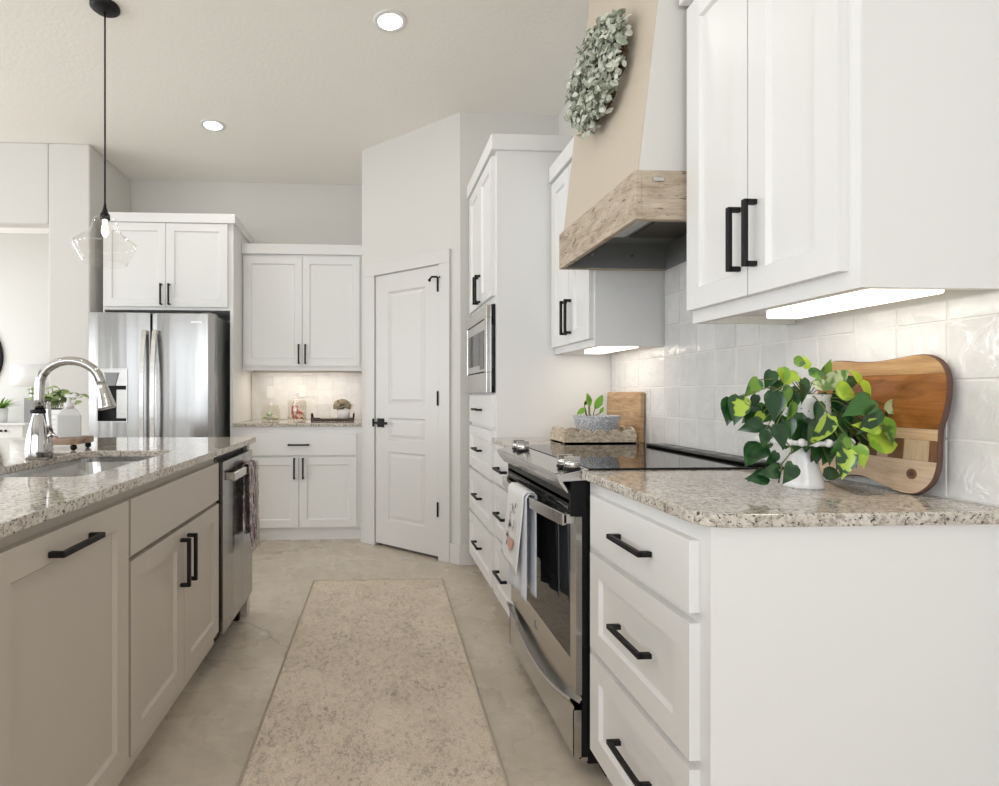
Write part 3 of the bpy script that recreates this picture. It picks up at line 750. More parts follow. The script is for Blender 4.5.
# towels on the range handle
def towel(name, label, x0, x1, ytop, ztop, zb, yout, mats, yback=.02, zback=None, thick=.0035, drift=0, waves=3, amp=.004, widen=0, seed=0, loc=None, rz=0):
    """cloth folded over a bar: front panel, fold, back panel (local: front is -y)"""
    zback = zback if zback is not None else zb+.08; rr = random.Random(seed); ph = rr.uniform(0, 6)
    mb = MB()
    def fn(u, w):
        # w 0..1 : front hem -> over bar -> back hem
        lf, lb = ztop-zb, ztop-zback; tot = lf+.03+lb; s = w*tot
        if s < lf: k = 1-s/lf; z = zb+s; y = ytop-yout*k**1.3; dx = drift*k; wd_ = 1+widen*k
        elif s < lf+.03:
            q = (s-lf)/.03; z = ztop+.006*math.sin(PI*q); y = ytop+yback*q; dx = 0; k = 0; wd_ = 1
        else: k = (s-lf-.03)/lb; z = ztop-(s-lf-.03); y = ytop+yback-.004*k; dx = drift*k*.6; wd_ = 1+widen*k
        xm = (x0+x1)/2; x = xm+(x0+(x1-x0)*u-xm)*wd_+dx
        return (x, y+amp*(k**.7)*math.sin(2*PI*waves*u+ph)*1.0, z+.010*k*math.sin(3*u+ph))
    mb.grid(fn, 28, 40, 0)
    return mb.build(name, mats, None, loc, rz, solid=thick)
o = towel('dish_towel', '', .27, .485, -.112, .788, .418, .006, 'bluelinen', yback=.034, zback=.43, drift=.01, waves=2.2, amp=.005, seed=2, loc=(XF, 2.3265, 0), rz=RZ)
tag(o, 'pale blue-grey towel hanging beneath the printed towel on the oven handle', 'towel')
o = towel('dish_towel', '', .265, .475, -.118, .793, .515, .024, 'linen', yback=.046, zback=.50, drift=-.018, waves=1.5, amp=.003, widen=.10, seed=4, loc=(XF, 2.3265, 0), rz=RZ)
tag(o, 'white towel with small printed figures and pink heart on the oven handle', 'towel')
rp = random.Random(11)
def tw(u, z):   # a point on the front of the white towel
    k = (.793-z)/(.793-.515); return (.37+(u-.5)*.21*(1+.10*k)-.018*k, -.118-.024*k**1.3-.0075, z)
def blob(mb, u, z, ru, rz_, n=10):
    pts = [tw(u+ru*math.cos(2*PI*i/n), z+rz_*math.sin(2*PI*i/n)) for i in range(n)]; mb.add([tw(u, z)]+pts, [(0, 1+i, 1+(i+1) % n) for i in range(n)])
for cz in (.715, .660):
    pm = MB()
    for k in range(13):
        u = .52+rp.uniform(-.16, .16); z = cz+rp.uniform(-.024, .024); blob(pm, u, z, rp.uniform(.008, .022), rp.uniform(.003, .013))
    pm.build('printed_figure', 'ink', o)
pm = MB()
for k in range(12): blob(pm, .36+rp.uniform(-.06, .06), .60+rp.uniform(-.02, .02), rp.uniform(.008, .02), rp.uniform(.003, .012))
pm.build('printed_figure', 'ink', o)
pm = MB(); n = 28; pts = []
for i in range(n):
    a = 2*PI*i/n; hx_ = 16*math.sin(a)**3; hz_ = 13*math.cos(a)-5*math.cos(2*a)-2*math.cos(3*a)-math.cos(4*a); pts.append(tw(.57+hx_*.0105, .592+hz_*.0019))
pm.add([tw(.57, .592)]+pts, [(0, 1+i, 1+(i+1) % n) for i in range(n)]); pm.build('heart_print', 'pinkprint', o)
bpy.context.view_layer.update()

# ------------------------------------------------------------------ island (runs along the left; its own slight angle to the room)
IO = Vector((-.638, 2.86, 0)); IR = math.radians(88.8); IM = Matrix.Translation(IO) @ Matrix.Rotation(IR, 4, 'Z')
def ip(y_world, d=0, z=0):
    """a point on the island: y_world measured along its front, d into the island"""
    return IM @ Vector((y_world-2.86, d, z))
def icab(label, ya, yb_, z0=.11, z1=.888, depth=.60, name='island_cabinet'):
    return cab(label, ip(ya), IR, yb_-ya, z0, z1, depth, 'island', True, None, name, .075), yb_-ya
t, w = icab('greige island cabinet with one tall pull-out door and horizontal handle', .955, 1.478)
front(t, 'door', -.0, .516, .165, .858, 'shaker', 'island', ('h', .25, .815), rail=.062)
t, w = icab('greige island sink cabinet with false drawer front and two doors', 1.478, 2.262)
# carcass top lowered so the sink bowl has its space
bpy.data.objects.remove([c for c in t.children if c.name.startswith('carcass')][0])
c = MB(); c.box(0, w, 0, .60, .11, .64); c.box(0, w, 0, .02, .64, .888); c.box(0, .018, .02, .6, .64, .888); c.box(w-.018, w, .02, .6, .64, .888); c.box(0, w, .585, .6, .64, .888)
c.build('carcass', 'island', t)
front(t, 'false_drawer_front', .008, w-.006, .705, .858, 'slab', 'island')
front(t, 'door', .008, w/2-.002, .165, .690, 'shaker', 'island', ('v', w/2-.032, .578), rail=.062)
front(t, 'door', w/2+.002, w-.006, .165, .690, 'shaker', 'island', ('v', w/2+.032, .578), rail=.062)
t, w = icab('greige island cabinet at the near end beside the pull-out', .30, .952)
front(t, 'door', .02, w-.005, .165, .858, 'shaker', 'island', ('h', w/2, .815), rail=.062)
# end panel and back body
t = thing('island_cabinet', 'greige end and back panelling of the island at its seating side', 'cabinet', ip(2.806), IR)
e = MB(); e.box(0, .052, 0, .62, 0, .888); e.box(-2.5, .052, .605, .98, 0, .888); e.build('panelling', 'island', t, bevel=.002)
# dishwasher
t = thing('dishwasher', 'stainless dishwasher built into the far end of the island', 'dishwasher', ip(2.268), IR)
DW = .534
MB().box(0, DW, .02, .58, .10, .87).build('tub', 'blackenamel', t)
fd = MB(); fd.box(0, .004, -.008, .02, .13, .87); fd.box(.03, DW-.002, -.028, .02, .13, .856)
fd.build('door', 'steel', t, bevel=.003, segs=2)
MB().box(.0, .028, .0, .02, .12, .872).build('side_gap', 'dark', t)
dh = MB(); dh.box(.065, DW-.03, -.066, -.052, .768, .805); dh.box(.065, .085, -.055, -.028, .773, .803); dh.box(DW-.05, DW-.03, -.055, -.028, .773, .803)
dh.build('handle', 'steelh', t, bevel=.003)
MB().box(0, DW-.06, .075, .58, 0, .10).build('toe_kick', 'blackenamel', t)
MB().box(DW-.05, DW-.02, .03, .06, 0, .10).build('foot', 'blackenamel', t)
# striped fringed towel on the dishwasher handle
o = towel('hand_towel', '', .285, .415, -.072, .812, .42, .006, 'stripe', yback=.030, zback=.48, waves=2, amp=.005, seed=9, loc=ip(2.268), rz=IR, drift=.012)
tag(o, 'dark striped hand towel with fringed edge on the dishwasher handle', 'towel')
fr = MB(); rf = random.Random(2)
for i in range(44):
    k = i/43; x = .412+.012*k; z = .808-.38*k; y = -.076-.006*k**1.3
    fr.tube([(x-.004, y, z), (x+.006, y-.004+rf.uniform(-.004, .004), z-.008), (x+.010, y-.003+rf.uniform(-.005, .005), z-.03)], .0024, 5)
for i in range(18):
    k = i/17; x = .297+.13*k; fr.tube([(x, -.079, .427), (x+rf.uniform(-.004, .004), -.080, .41), (x+rf.uniform(-.007, .007), -.079, .392)], .0022, 5)
fr.build('fringe', 'fringe', o)
# dark recess over the dishwasher
# countertop with sink cut-out
SX0, SX1, SD0, SD1 = 1.52-2.86, 2.205-2.86, .125, .480
CT = thing('island_countertop', 'large granite island countertop with sink cut-out', 'countertop', ip(2.86), IR)
def rrect(x0, x1, y0, y1, r, n=6):
    pts = []
    for cx_, cy_, a0 in ((x1-r, y1-r, 0), (x0+r, y1-r, PI/2), (x0+r, y0+r, PI), (x1-r, y0+r, 3*PI/2)):
        for i in range(n+1): a = a0+PI/2*i/n; pts.append((cx_+r*math.cos(a), cy_+r*math.sin(a)))
    return pts
def ring_slab(outer, inner, z0, z1):
    """slab with a hole; outer and inner loops have the same count"""
    n = len(outer); mb = MB(); vs = [(x, y, z) for z in (z0, z1) for x, y in outer]+[(x, y, z) for z in (z0, z1) for x, y in inner]
    fs = []
    for i in range(n):
        j = (i+1) % n
        fs += [(i, j, n+j, n+i), (2*n+j, 2*n+i, 3*n+i, 3*n+j), (n+i, n+j, 3*n+j, 3*n+i), (j, i, 2*n+i, 2*n+j)]
    mb.add(vs, fs); return mb
inner = rrect(SX0, SX1, SD0, SD1, .05)
outer = rrect(.30-2.86, .015, -.032, 1.31, .012)
ring_slab(outer, inner, .8885, .914).build('slab', 'granite', CT, bevel=.004, segs=2)
# undermount sink
t = thing('sink', 'undermount stainless steel sink in the island countertop', 'sink', ip(2.86), IR)
so, si, sb = rrect(SX0-.012, SX1+.012, SD0-.012, SD1+.012, .055), rrect(SX0-.004, SX1+.004, SD0-.004, SD1+.004, .05), rrect(SX0+.012, SX1-.012, SD0+.012, SD1-.012, .07)
n = len(so); mb = MB(); vs = []
for loop, z in ((so, .888), (si, .888), (si, .87), (sb, .70)): vs += [(x, y, z) for x, y in loop]
fs = []
for k in range(3):
    for i in range(n): j = (i+1) % n; fs.append((k*n+i, k*n+j, k*n+n+j, k*n+n+i))
fs.append(tuple(3*n+i for i in range(n))); mb.add(vs, fs, 0, False)
bs = mb.build('basin', 'sinksteel', t)
MB().lathe([(.045, .7005), (.04, .703), (.02, .701), (.0001, .701)], ((SX0+SX1)/2, (SD0+SD1)/2, 0)).build('drain', 'chrome', t)
# faucet
FB = Vector((-1.163, 1.955, .914))
t = thing('faucet', 'chrome gooseneck pull-down faucet beside the island sink', 'faucet', FB)
fb = MB(); fb.lathe([(.0001, 0), (.040, 0), (.0425, .008), (.0425, .03), (.040, .06), (.034, .095), (.0265, .125), (.0205, .150), (.0185, .160), (.0185, .163)], n=32)
fb.build('base', 'chrome', t)
fb = MB(); fb.lathe([(.0185, .158), (.026, .159), (.0275, .165), (.026, .171), (.0175, .172)], n=32); fb.build('collar', 'black', t)
pts = [(.002, 0, .168), (.0, 0, .21), (.002, 0, .25)]
for i in range(13):
    a = PI-(PI*.93)*i/12; pts.append((.106+.104*math.cos(a), 0, .258+.085*math.sin(a)))
pts += [(.216, 0, .254)]
ft = MB(); ft.tube(pts, .0155, 16); ft.build('neck', 'chrome', t)
sh = MB(); a0 = Vector((.213, 0, .262)); dr_ = Vector((.24, 0, -.97)).normalized()
P = [(0, .0165), (.008, .0185), (.012, .0175), (.016, .0185), (.05, .023), (.082, .029), (.088, .030), (.090, .026)]
sh.tube([tuple(a0+dr_*s) for s, _ in P], [r for _, r in P], 20); sh.build('spray_head', 'chrome', t)
lv = MB(); lv.tube([(.016, .0, .068), (.034, .0, .078), (.044, .0, .092)], [.010, .012, .010], 12); lv.tube([(.040, .0, .085), (.033, .0, .12), (.030, .0, .165), (.031, .0, .20)], [.009, .008, .0095, .0085], 14)
lv.tube([(.040, -.002, .088), (.055, -.008, .084), (.068, -.010, .074)], [.006, .005, .003], 8)
lv.build('lever', 'chrome', t)

# riser tray, soap and plant on the island
RC = Vector((-1.255, 2.285, .914))
t = thing('riser_tray', 'small wooden riser on black ball feet behind the faucet', 'tray', RC)
MB().prism(rrect(-.125, .085, -.075, .08, .03), .024, .050).build('board', 'riser', t, bevel=.004, segs=2)
for x, y in ((-.100, -.055), (.062, -.055), (-.100, .055), (.062, .055)):
    MB().sphere((x, y, .0125), .0125, 8).build('ball_foot', 'black', t)
t = thing('soap_dispenser', 'white faceted soap bottle with pump on the wooden riser', 'soap dispenser', RC+Vector((.030, -.03, .050)))
MB().add([(-.043, -.034, 0), (.043, -.034, 0), (.043, .034, 0), (-.043, .034, 0), (-.043, -.034, .09), (.043, -.034, .09), (.043, .034, .09), (-.043, .034, .09), (-.024, -.02, .117), (.024, -.02, .117), (.024, .02, .117), (-.024, .02, .117)],
         [(3, 2, 1, 0), (0, 1, 5, 4), (1, 2, 6, 5), (2, 3, 7, 6), (3, 0, 4, 7), (4, 5, 9, 8), (5, 6, 10, 9), (6, 7, 11, 10), (7, 4, 8, 11), (8, 9, 10, 11)]).build('bottle', 'soapbottle', t, bevel=.006, segs=3, rz=.5)
pm_ = MB(); pm_.lathe([(.0001, .117), (.019, .117), (.019, .14), (.008, .142), (.007, .165), (.0001, .165)], n=20); pm_.box(-.012, .03, -.007, .007, .163, .175)
pm_.build('pump', 'whiteplastic', t)
PP = RC+Vector((-.066, .028, .050))
t = thing('potted_herb', 'leafy herb in a white ribbed pot behind the soap bottle', 'potted plant', PP)
p_ = MB(); p_.box(-.045, .055, -.036, .04, 0, .112)
for i in range(5): p_.box(-.048, .058, -.039, .043, .008+i*.021, .020+i*.021)
p_.build('pot', 'ceramic', t, bevel=.002)
MB().box(-.042, .052, -.033, .037, .112, .116).build('soil', 'soil', t)
hm = MB(); rh = random.Random(21)
for i in range(26):
    a = rh.uniform(0, 2*PI); tilt = rh.uniform(.05, .75); h_ = rh.uniform(.05, .10); b0 = Vector((rh.uniform(-.03, .045), rh.uniform(-.025, .025), .112))
    e1 = b0+Vector((math.cos(a)*tilt*h_*1.1, math.sin(a)*tilt*h_*.8, h_*(1.1-.5*tilt)))
    hm.tube([tuple(b0), tuple((b0+e1)/2+Vector((0, 0, .015))), tuple(e1)], .0016, 5, 1)
    for k in range(3):
        put_leaf(hm, e1-Vector((0, 0, .014*k)), (math.cos(a+k*2.1), math.sin(a+k*2.1), rh.uniform(-.3, .4)), (rh.uniform(-.3, .3), -.5, 1), rh.uniform(.024, .042), rh.uniform(.020, .03), OVAL, 0, .2, .3)
hm.build('foliage', ['herb', 'vine'], t)

# pendant light over the island
PX, PY = -1.292, 2.69
t = thing('pendant_light', 'clear glass pendant light on a black cord over the island', 'pendant light', (PX, PY, CE))
MB().lathe([(.0001, 0), (.066, 0), (.066, -.012), (.05, -.024), (.012, -.03), (.0001, -.03)], n=32).build('canopy', 'black', t)
MB().tube([(0, 0, -.028), (0, 0, -.98)], .0042, 8).build('cord', 'black', t)
MB().lathe([(.005, -.955), (.007, -.975), (.014, -1.0), (.022, -1.012), (.023, -1.035), (.0001, -1.035)], n=24).build('socket_cap', 'black', t)
gs = MB(); gp = [(.024, -1.018), (.045, -1.03), (.054, -1.05), (.058, -1.078), (.078, -1.105), (.112, -1.130), (.137, -1.150), (.141, -1.160), (.137, -1.172), (.126, -1.192), (.103, -1.232), (.097, -1.246), (.091, -1.250)]
gs.lathe(gp, n=48); gs.build('glass_shade', 'glass', t, solid=.003)
bl = MB(); bl.lathe([(.0001, -1.12), (.008, -1.118), (.016, -1.10), (.0165, -1.085), (.012, -1.06), (.011, -1.036), (.0001, -1.036)], n=20); bl.build('bulb', 'bulb', t)

# recessed downlights; those past the first pair are unseen, added for even light
for x, y, lab in ((.091, 2.72, 'round recessed ceiling downlight nearer the camera, top centre'), (-1.11, 3.84, 'round recessed ceiling downlight farther back, in front of the refrigerator'),
        (.05, .9, 'added unseen ceiling downlight above the near end of the runner'), (-1.3, 1.2, 'added unseen ceiling downlight above the island'), (-2.9, .3, 'added unseen ceiling downlight in the great room'), (-2.9, 2.6, 'added unseen ceiling downlight left of the island'), (.05, -1.2, 'added unseen ceiling downlight behind the camera')):
    t = thing('downlight', lab, 'ceiling light', (x, y, CE))
    MB().lathe([(.060, -.001), (.060, -.006), (.084, -.004), (.086, 0)], n=40).build('trim_ring', 'whiteplastic', t)
    MB().lathe([(.0001, -.0035), (.0605, -.0035), (.0605, -.001), (.0001, -.001)], n=40).build('lens', 'can', t)
    ld_ = bpy.data.lights.new('downlight_beam', 'AREA'); ld_.shape = 'DISK'; ld_.size = .11; ld_.energy = 1.3; ld_.color = (1, .96, .90)
    lo = bpy.data.objects.new('downlight_beam', ld_); COL.objects.link(lo); lo.location = (0, 0, -.008); lo.parent = t

# ------------------------------------------------------------------ rug
RU = [(-.352, 3.295), (.428, 3.285), (.372, .75), (-.400, .75)]
rg = thing('runner_rug', 'long beige distressed runner rug on the concrete floor', 'rug', (.01, 2.0, 0))
MB().prism([(x-.01, y-2.0) for x, y in RU], .0, .009).build('pile', 'rug', rg, bevel=.003, segs=2)
be = MB(); L4 = [(x-.01, y-2.0, .0065) for x, y in RU]
be.tube(L4+[L4[0]], .006, 6); be.build('binding', 'rugedge', rg)

# ------------------------------------------------------------------ right counter still life
# live-edge board leaning on the tiles near the wall end
by0, by1 = 1.082, 1.415
lean = .075
t = thing('cutting_board', 'wavy live-edge wooden cutting board leaning beside the trailing plant', 'cutting board', (1.2135, (by0+by1)/2, .9145))
def outline():
    # u (0 = near/right end, 1 = far/left end), z profile of bottom and top, side waviness
    W = by1-by0; pts = []
    bot = [(.11, .012), (.17, .001), (.27, .0), (.40, .010), (.55, .022), (.72, .016), (.88, .004), (.95, .02)]
    top = [(.975, .290), (.91, .311), (.80, .313), (.66, .307), (.52, .305), (.38, .309), (.22, .315), (.12, .311), (.045, .292)]
    lef = [(1.0, .07), (.985, .14), (1.01, .22)]; rig = [(.006, .262), (.0, .22), (.014, .18), (.034, .145), (.030, .105), (.030, .07), (.055, .035)]
    return [((u-.5)*W, z) for u, z in bot+lef+top+rig]
ol = outline()
def cr(pts, sub=4):
    out = []; n = len(pts)
    for i in range(n):
        p0, p1, p2, p3 = [Vector(pts[(i+k-1) % n]) for k in range(4)]
        for s in range(sub):
            t_ = s/sub; out.append(tuple(.5*((2*p1)+(-p0+p2)*t_+(2*p0-5*p1+4*p2-p3)*t_*t_+(-p0+3*p1-3*p2+p3)*t_**3)))
    return out
ol = cr(ol)
bb = MB(); bb.prism(ol, -.0105, .003, 'x'); core = bb.build('board_edge', 'bark', t, rot=(0, lean, 0), bevel=.004, segs=2)
# face strips laid across the front, clipped to the outline
def clip_band(poly, z0, z1):
    def cl(p, f, val):
        out = []
        for i in range(len(p)):
            a, b = p[i], p[(i+1) % len(p)]; fa, fb = f*(a[1]-val), f*(b[1]-val)
            if fa >= 0: out.append(a)
            if fa*fb < 0: q = fa/(fa-fb); out.append((a[0]+(b[0]-a[0])*q, val))
        return out
    return cl(cl(poly, 1, z0), -1, z1)
def clip_x(poly, x0, x1):
    return [(b, a) for a, b in clip_band([(b, a) for a, b in poly], x0, x1)]
shr = [(x*.985, .16+(z-.16)*.985) for x, z in ol]
def face(poly, name, mt):
    f = MB(); n = len(poly); f.add([(-.0118, a, b) for a, b in poly], [tuple(range(n))]); f.add([(-.0105, a, b) for a, b in poly], [tuple(range(n))])
    for i in range(n):
        j = (i+1) % n; f.add([(-.0118, *poly[i]), (-.0118, *poly[j]), (-.0105, *poly[j]), (-.0105, *poly[i])], [(0, 1, 2, 3)])
    return f.build(name, mt, t, rot=(0, lean, 0))
face(clip_band(shr, -.1, .077), 'wood_strip', 'board_low')
mid = clip_band(shr, .0775, .123)
xs = [(-.2, -.138, 'board_dark'), (-.1375, -.082, 'board_pale'), (-.0815, -.045, 'board_dark'), (-.0445, -.018, 'board_pale'), (-.0175, .02, 'board_dark'), (.021, .06, 'board_pale'), (.061, .10, 'board_dark'), (.101, .2, 'board_pale')]
for a, b, mt in xs: face(clip_x(mid, a, b), 'inlay_block', mt)
face(clip_band(shr, .1235, .148), 'wood_strip', 'board_mid')
face(clip_band(shr, .1485, .270), 'wood_strip', 'board_top')
face(clip_band(shr, .2705, .40), 'wood_strip', 'board_crest')
kn = MB()
for rr, mi in ((.012, 0), (.006, 1)):
    kn.add([(-.0121-.0001*mi, -.104+rr*math.cos(2*PI*i/14), .046+rr*math.sin(2*PI*i/14)) for i in range(14)], [tuple(range(14))], mi)
kn.build('knot', ['board_dark', 'bark'], t, rot=(0, lean, 0))

# trailing plant in a white pedestal pot
TP = Vector((1.049, 1.262, .914))
t = thing('trailing_plant', 'trailing heart-leaf pothos in a white pedestal pot', 'potted plant', TP)
MB().lathe([(.0001, 0), (.042, 0), (.0435, .004), (.040, .018), (.034, .045), (.0285, .075), (.026, .094), (.034, .104), (.0001, .104)], n=36).build('pedestal', 'ceramic', t)
sc_ = MB(); sc_.lathe([(.0001, .103), (.082, .106), (.092, .112), (.092, .118), (.06, .114), (.0001, .112)], n=36)
for i in range(22):
    a = 2*PI*i/22; sc_.sphere((.09*math.cos(a), .09*math.sin(a), .114), .0095, 6)
sc_.build('scalloped_plate', 'ceramic', t)
MB().lathe([(.0001, .1135), (.036, .1135), (.042, .125), (.052, .15), (.055, .18), (.053, .215), (.0565, .225), (.052, .225), (.05, .215), (.0001, .21)], n=36).build('cachepot', 'filigree', t)
pm = MB(); rv = random.Random(31)
# each leaf: stalk end (x, y, z from the pot foot), length, tip angle, material
leaves = [(-0.231, -0.1, 0.221, 0.064, 250, 3), (-0.244, -0.09, 0.216, 0.059, 255, 0), (-0.157, -0.06, 0.259, 0.053, 225, 1), (-0.102, -0.03, 0.281, 0.044, 250, 0), (-0.07, -0.02, 0.289, 0.042, 275, 2), (-0.064, -0.04, 0.281, 0.039, 250, 2), (-0.162, -0.11, 0.231, 0.063, 268, 0), (-0.086, -0.1, 0.259, 0.057, 285, 0), (-0.076, -0.06, 0.206, 0.046, 265, 1), (-0.171, -0.09, 0.162, 0.05, 200, 0), (-0.171, -0.1, 0.147, 0.042, 268, 0), (-0.13, -0.08, 0.156, 0.055, 280, 0), (-0.141, -0.05, 0.182, 0.031, 230, 2), (-0.045, -0.13, 0.178, 0.072, 245, 3), (-0.021, -0.07, 0.208, 0.048, 268, 0), (0.032, -0.03, 0.247, 0.063, 35, 4), (-0.015, -0.05, 0.249, 0.046, -10, 4), (0.003, -0.09, 0.234, 0.063, -6, 2), (0.111, -0.04, 0.255, 0.05, -60, 2), (0.108, -0.04, 0.252, 0.042, 130, 2), (0.078, -0.1, 0.214, 0.075, 205, 1), (0.081, -0.11, 0.194, 0.069, 235, 0), (0.089, -0.11, 0.152, 0.057, 175, 2), (0.104, -0.1, 0.169, 0.06, 290, 1), (0.073, -0.1, 0.119, 0.08, -2, 2), (0.002, -0.12, 0.102, 0.063, 255, 3), (0.032, -0.11, 0.11, 0.049, 285, 2), (0.021, -0.1, 0.129, 0.055, 215, 1), (0.028, -0.08, 0.12, 0.045, 240, 0), (0.18, -0.05, 0.197, 0.068, 265, 0), (0.154, -0.06, 0.187, 0.046, 40, 4), (0.026, -0.03, 0.04, 0.045, -25, 0), (-0.145, -0.1, 0.096, 0.037, 235, 0), (-0.155, -0.12, 0.059, 0.051, 195, 0), (-0.122, -0.12, 0.071, 0.053, 245, 0), (-0.165, -0.1, 0.041, 0.047, 190, 0), (-0.161, -0.08, 0.053, 0.04, 240, 0), (-0.023, 0.0, 0.307, 0.038, -8, 1), (0.007, -0.01, 0.277, 0.043, -5, 1), (-0.028, -0.02, 0.271, 0.037, 200, 2), (-0.09, -0.06, 0.244, 0.046, 265, 1), (-0.148, -0.03, 0.197, 0.047, 250, 0), (0.04, -0.03, 0.223, 0.058, 270, 0), (0.046, -0.06, 0.182, 0.062, 265, 0), (0.088, -0.05, 0.167, 0.062, 270, 0), (-0.029, -0.06, 0.167, 0.072, 260, 0), (-0.042, -0.05, 0.157, 0.067, 240, 0), (0.003, -0.06, 0.131, 0.067, 275, 0), (-0.004, -0.03, 0.223, 0.052, 250, 0), (0.082, -0.02, 0.213, 0.058, 290, 0), (-0.045, -0.04, 0.182, 0.052, 250, 0), (0.039, -0.05, 0.146, 0.067, 280, 0), (0.086, -0.04, 0.197, 0.052, 250, 0), (-0.025, -0.08, 0.158, 0.06, 230, 0), (-0.08, -0.05, 0.172, 0.051, 270, 0), (-0.078, -0.02, 0.197, 0.047, 220, 1), (-0.001, -0.02, 0.181, 0.045, 265, 0), (-0.01, -0.05, 0.125, 0.052, 265, 0), (-0.001, -0.01, 0.197, 0.043, 255, 1), (0.071, -0.02, 0.197, 0.048, 250, 0), (0.09, -0.03, 0.155, 0.047, 280, 1), (0.089, -0.06, 0.136, 0.046, 300, 0), (0.014, -0.06, 0.106, 0.046, 250, 0), (0.044, -0.05, 0.084, 0.041, 280, 0), (-0.08, -0.03, 0.176, 0.042, 250, 0), (-0.061, -0.04, 0.14, 0.039, 240, 0), (-0.085, 0.0, 0.197, 0.037, 230, 1), (-0.047, 0.02, 0.261, 0.044, 240, 0), (0.027, 0.02, 0.289, 0.033, 100, 2), (0.075, 0.03, 0.273, 0.044, 60, 1), (0.127, 0.03, 0.251, 0.044, 20, 0), (0.152, 0.02, 0.218, 0.049, -20, 0), (0.16, -0.02, 0.176, 0.043, -40, 0), (-0.174, -0.04, 0.203, 0.041, 240, 1), (-0.14, -0.03, 0.224, 0.036, 250, 0), (-0.037, -0.03, 0.119, 0.037, 250, 0), (0.007, -0.03, 0.092, 0.042, 260, 0), (0.093, -0.02, 0.139, 0.042, 300, 0), (0.119, -0.04, 0.192, 0.042, 280, 2), (0.04, -0.03, 0.155, 0.047, 260, 0), (-0.064, -0.05, 0.229, 0.041, 275, 0), (-0.098, -0.06, 0.213, 0.031, 250, 1)]
for lx, ly, lz, ln_, ang, mi in leaves:
    a = math.radians(ang); base = Vector((lx, ly, lz)); L_ = ln_*1.02
    tipd = Vector((math.cos(a), rv.uniform(-.35, .1), math.sin(a)))
    if lz < .08: tipd.z *= .5
    nrm = Vector((rv.uniform(-.35, .35), -1, rv.uniform(.05, .55)))
    put_leaf(pm, base, tipd, nrm, L_*1.04, L_*rv.uniform(.62, .76), HEART, mi, .26, .20, .05)
for i in range(34):   # inner and rear leaves that make the crown full
    a = rv.uniform(0, 2*PI); rad = rv.uniform(.03, .12); base = Vector((rad*math.cos(a)*1.1, rad*math.sin(a)*.55+.01, rv.uniform(.14, .265)-rad*.35))
    tipd = Vector((math.cos(a)*.8+rv.uniform(-.3, .3), math.sin(a)*.6, rv.uniform(-1, -.1))); nrm = Vector((math.cos(a)*.4, -.8+rv.uniform(-.3, .3), .5))
    Ln = rv.uniform(.045, .07); put_leaf(pm, base, tipd, nrm, Ln, Ln*.8, HEART, 0 if rv.random() < .75 else 1, .22, .16, .05)
pm.v = [(x, y, max(z, .003)) for x, y, z in pm.v]
pm.build('foliage', ['leaf_dark', 'leaf_mid', 'leaf_lime', 'leaf_var', 'leaf_pale'], t)
vn = MB(); crown = Vector((0, -.01, .215))
for lx, ly, lz, ln_, ang, mi in leaves[:30]:
    e1 = Vector((lx, ly, lz)); md = (crown+e1)/2+Vector((0, .01, .025)); vn.tube([tuple(crown), tuple(md), tuple(e1)], .0012, 5)
vn.tube([tuple(crown), (-.109, -.06, .137), (-.09, -.08, .098), (-.124, -.09, .069), (-.132, -.09, .025)], .0018, 6)
vn.build('vines', 'vine', t)
MB().lathe([(.0001, .2105), (.0495, .2105), (.0495, .216), (.0001, .218)], n=24).build('soil', 'soil', t)

# far corner: board, carved tray, bowl with sprig
o = MB(); o.prism(rrect(-.175, .175, 0, .236, .014), -.011, .011, 'x')
cb = o.build('cutting_board', 'bark_board', None, (1.2265, 2.572, .9146), rot=(0, .028, 0), bevel=.004, segs=2)
tag(cb, 'rectangular wooden cutting board leaning in the corner behind the carved tray', 'cutting board')
TC = Vector((1.012, 2.435, .914))
t = thing('carved_tray', 'whitewashed carved wooden tray with scalloped rim on the corner counter', 'tray', TC)
tl, td = .165, .092
MB().box(-tl, tl, -td, td, 0, .012).build('tray_base', 'carved', t)
def scallop(length, n, h=.060):
    pts = [(-length, .0)]
    pts += [(length, 0)]
    for i in range(n):
        c = length-(2*length)*(i+.5)/n; w = length/n
        for k in range(7):
            a = PI*k/6; pts.append((c+w*math.cos(a), h-.012+.020*math.sin(a)))
    return pts
for s in (-1, 1):
    MB().prism(scallop(tl, 5), s*td-.006*s-.006, s*td-.006*s+.006, 'y').build('carved_rim', 'carved', t, bevel=.002)
    MB().prism(scallop(td-.013, 2, .070), s*tl-.006*s-.006, s*tl-.006*s+.006, 'x').build('carved_rim', 'carved', t, bevel=.002)
BC = TC+Vector((.020, .0, .012))
t = thing('bowl_planter', 'speckled grey bowl planter holding a small green sprig, on the carved tray', 'potted plant', BC)
MB().lathe([(.0001, 0), (.058, 0), (.066, .006), (.090, .06), (.104, .112), (.103, .116), (.098, .116), (.084, .06), (.0001, .05)], n=40).build('bowl', 'speckle', t)
MB().lathe([(.0001, .092), (.092, .092), (.0925, .094), (.0001, .098)], n=32).build('soil', 'soil', t)
sp = MB()
for bx, ex, ez, L_, ang, mi in ((-.04, -.055, .150, .05, 215, 0), (-.03, -.035, .155, .065, 100, 0), (-.02, -.012, .145, .075, 60, 0), (-.045, -.06, .162, .032, 60, 2), (-.01, .012, .125, .035, 60, 0), (-.035, -.04, .165, .04, 80, 0)):
    a = math.radians(ang); sp.tube([(bx*.6, 0, .09), ((bx+ex)/2, -.005, .12), (ex, -.008, ez)], .002, 6, 1)
    put_leaf(sp, (ex, -.008, ez), (math.cos(a), -.15, math.sin(a)), (.2, -1, .35), L_, L_*.52, LANCE, mi, .2, .15)
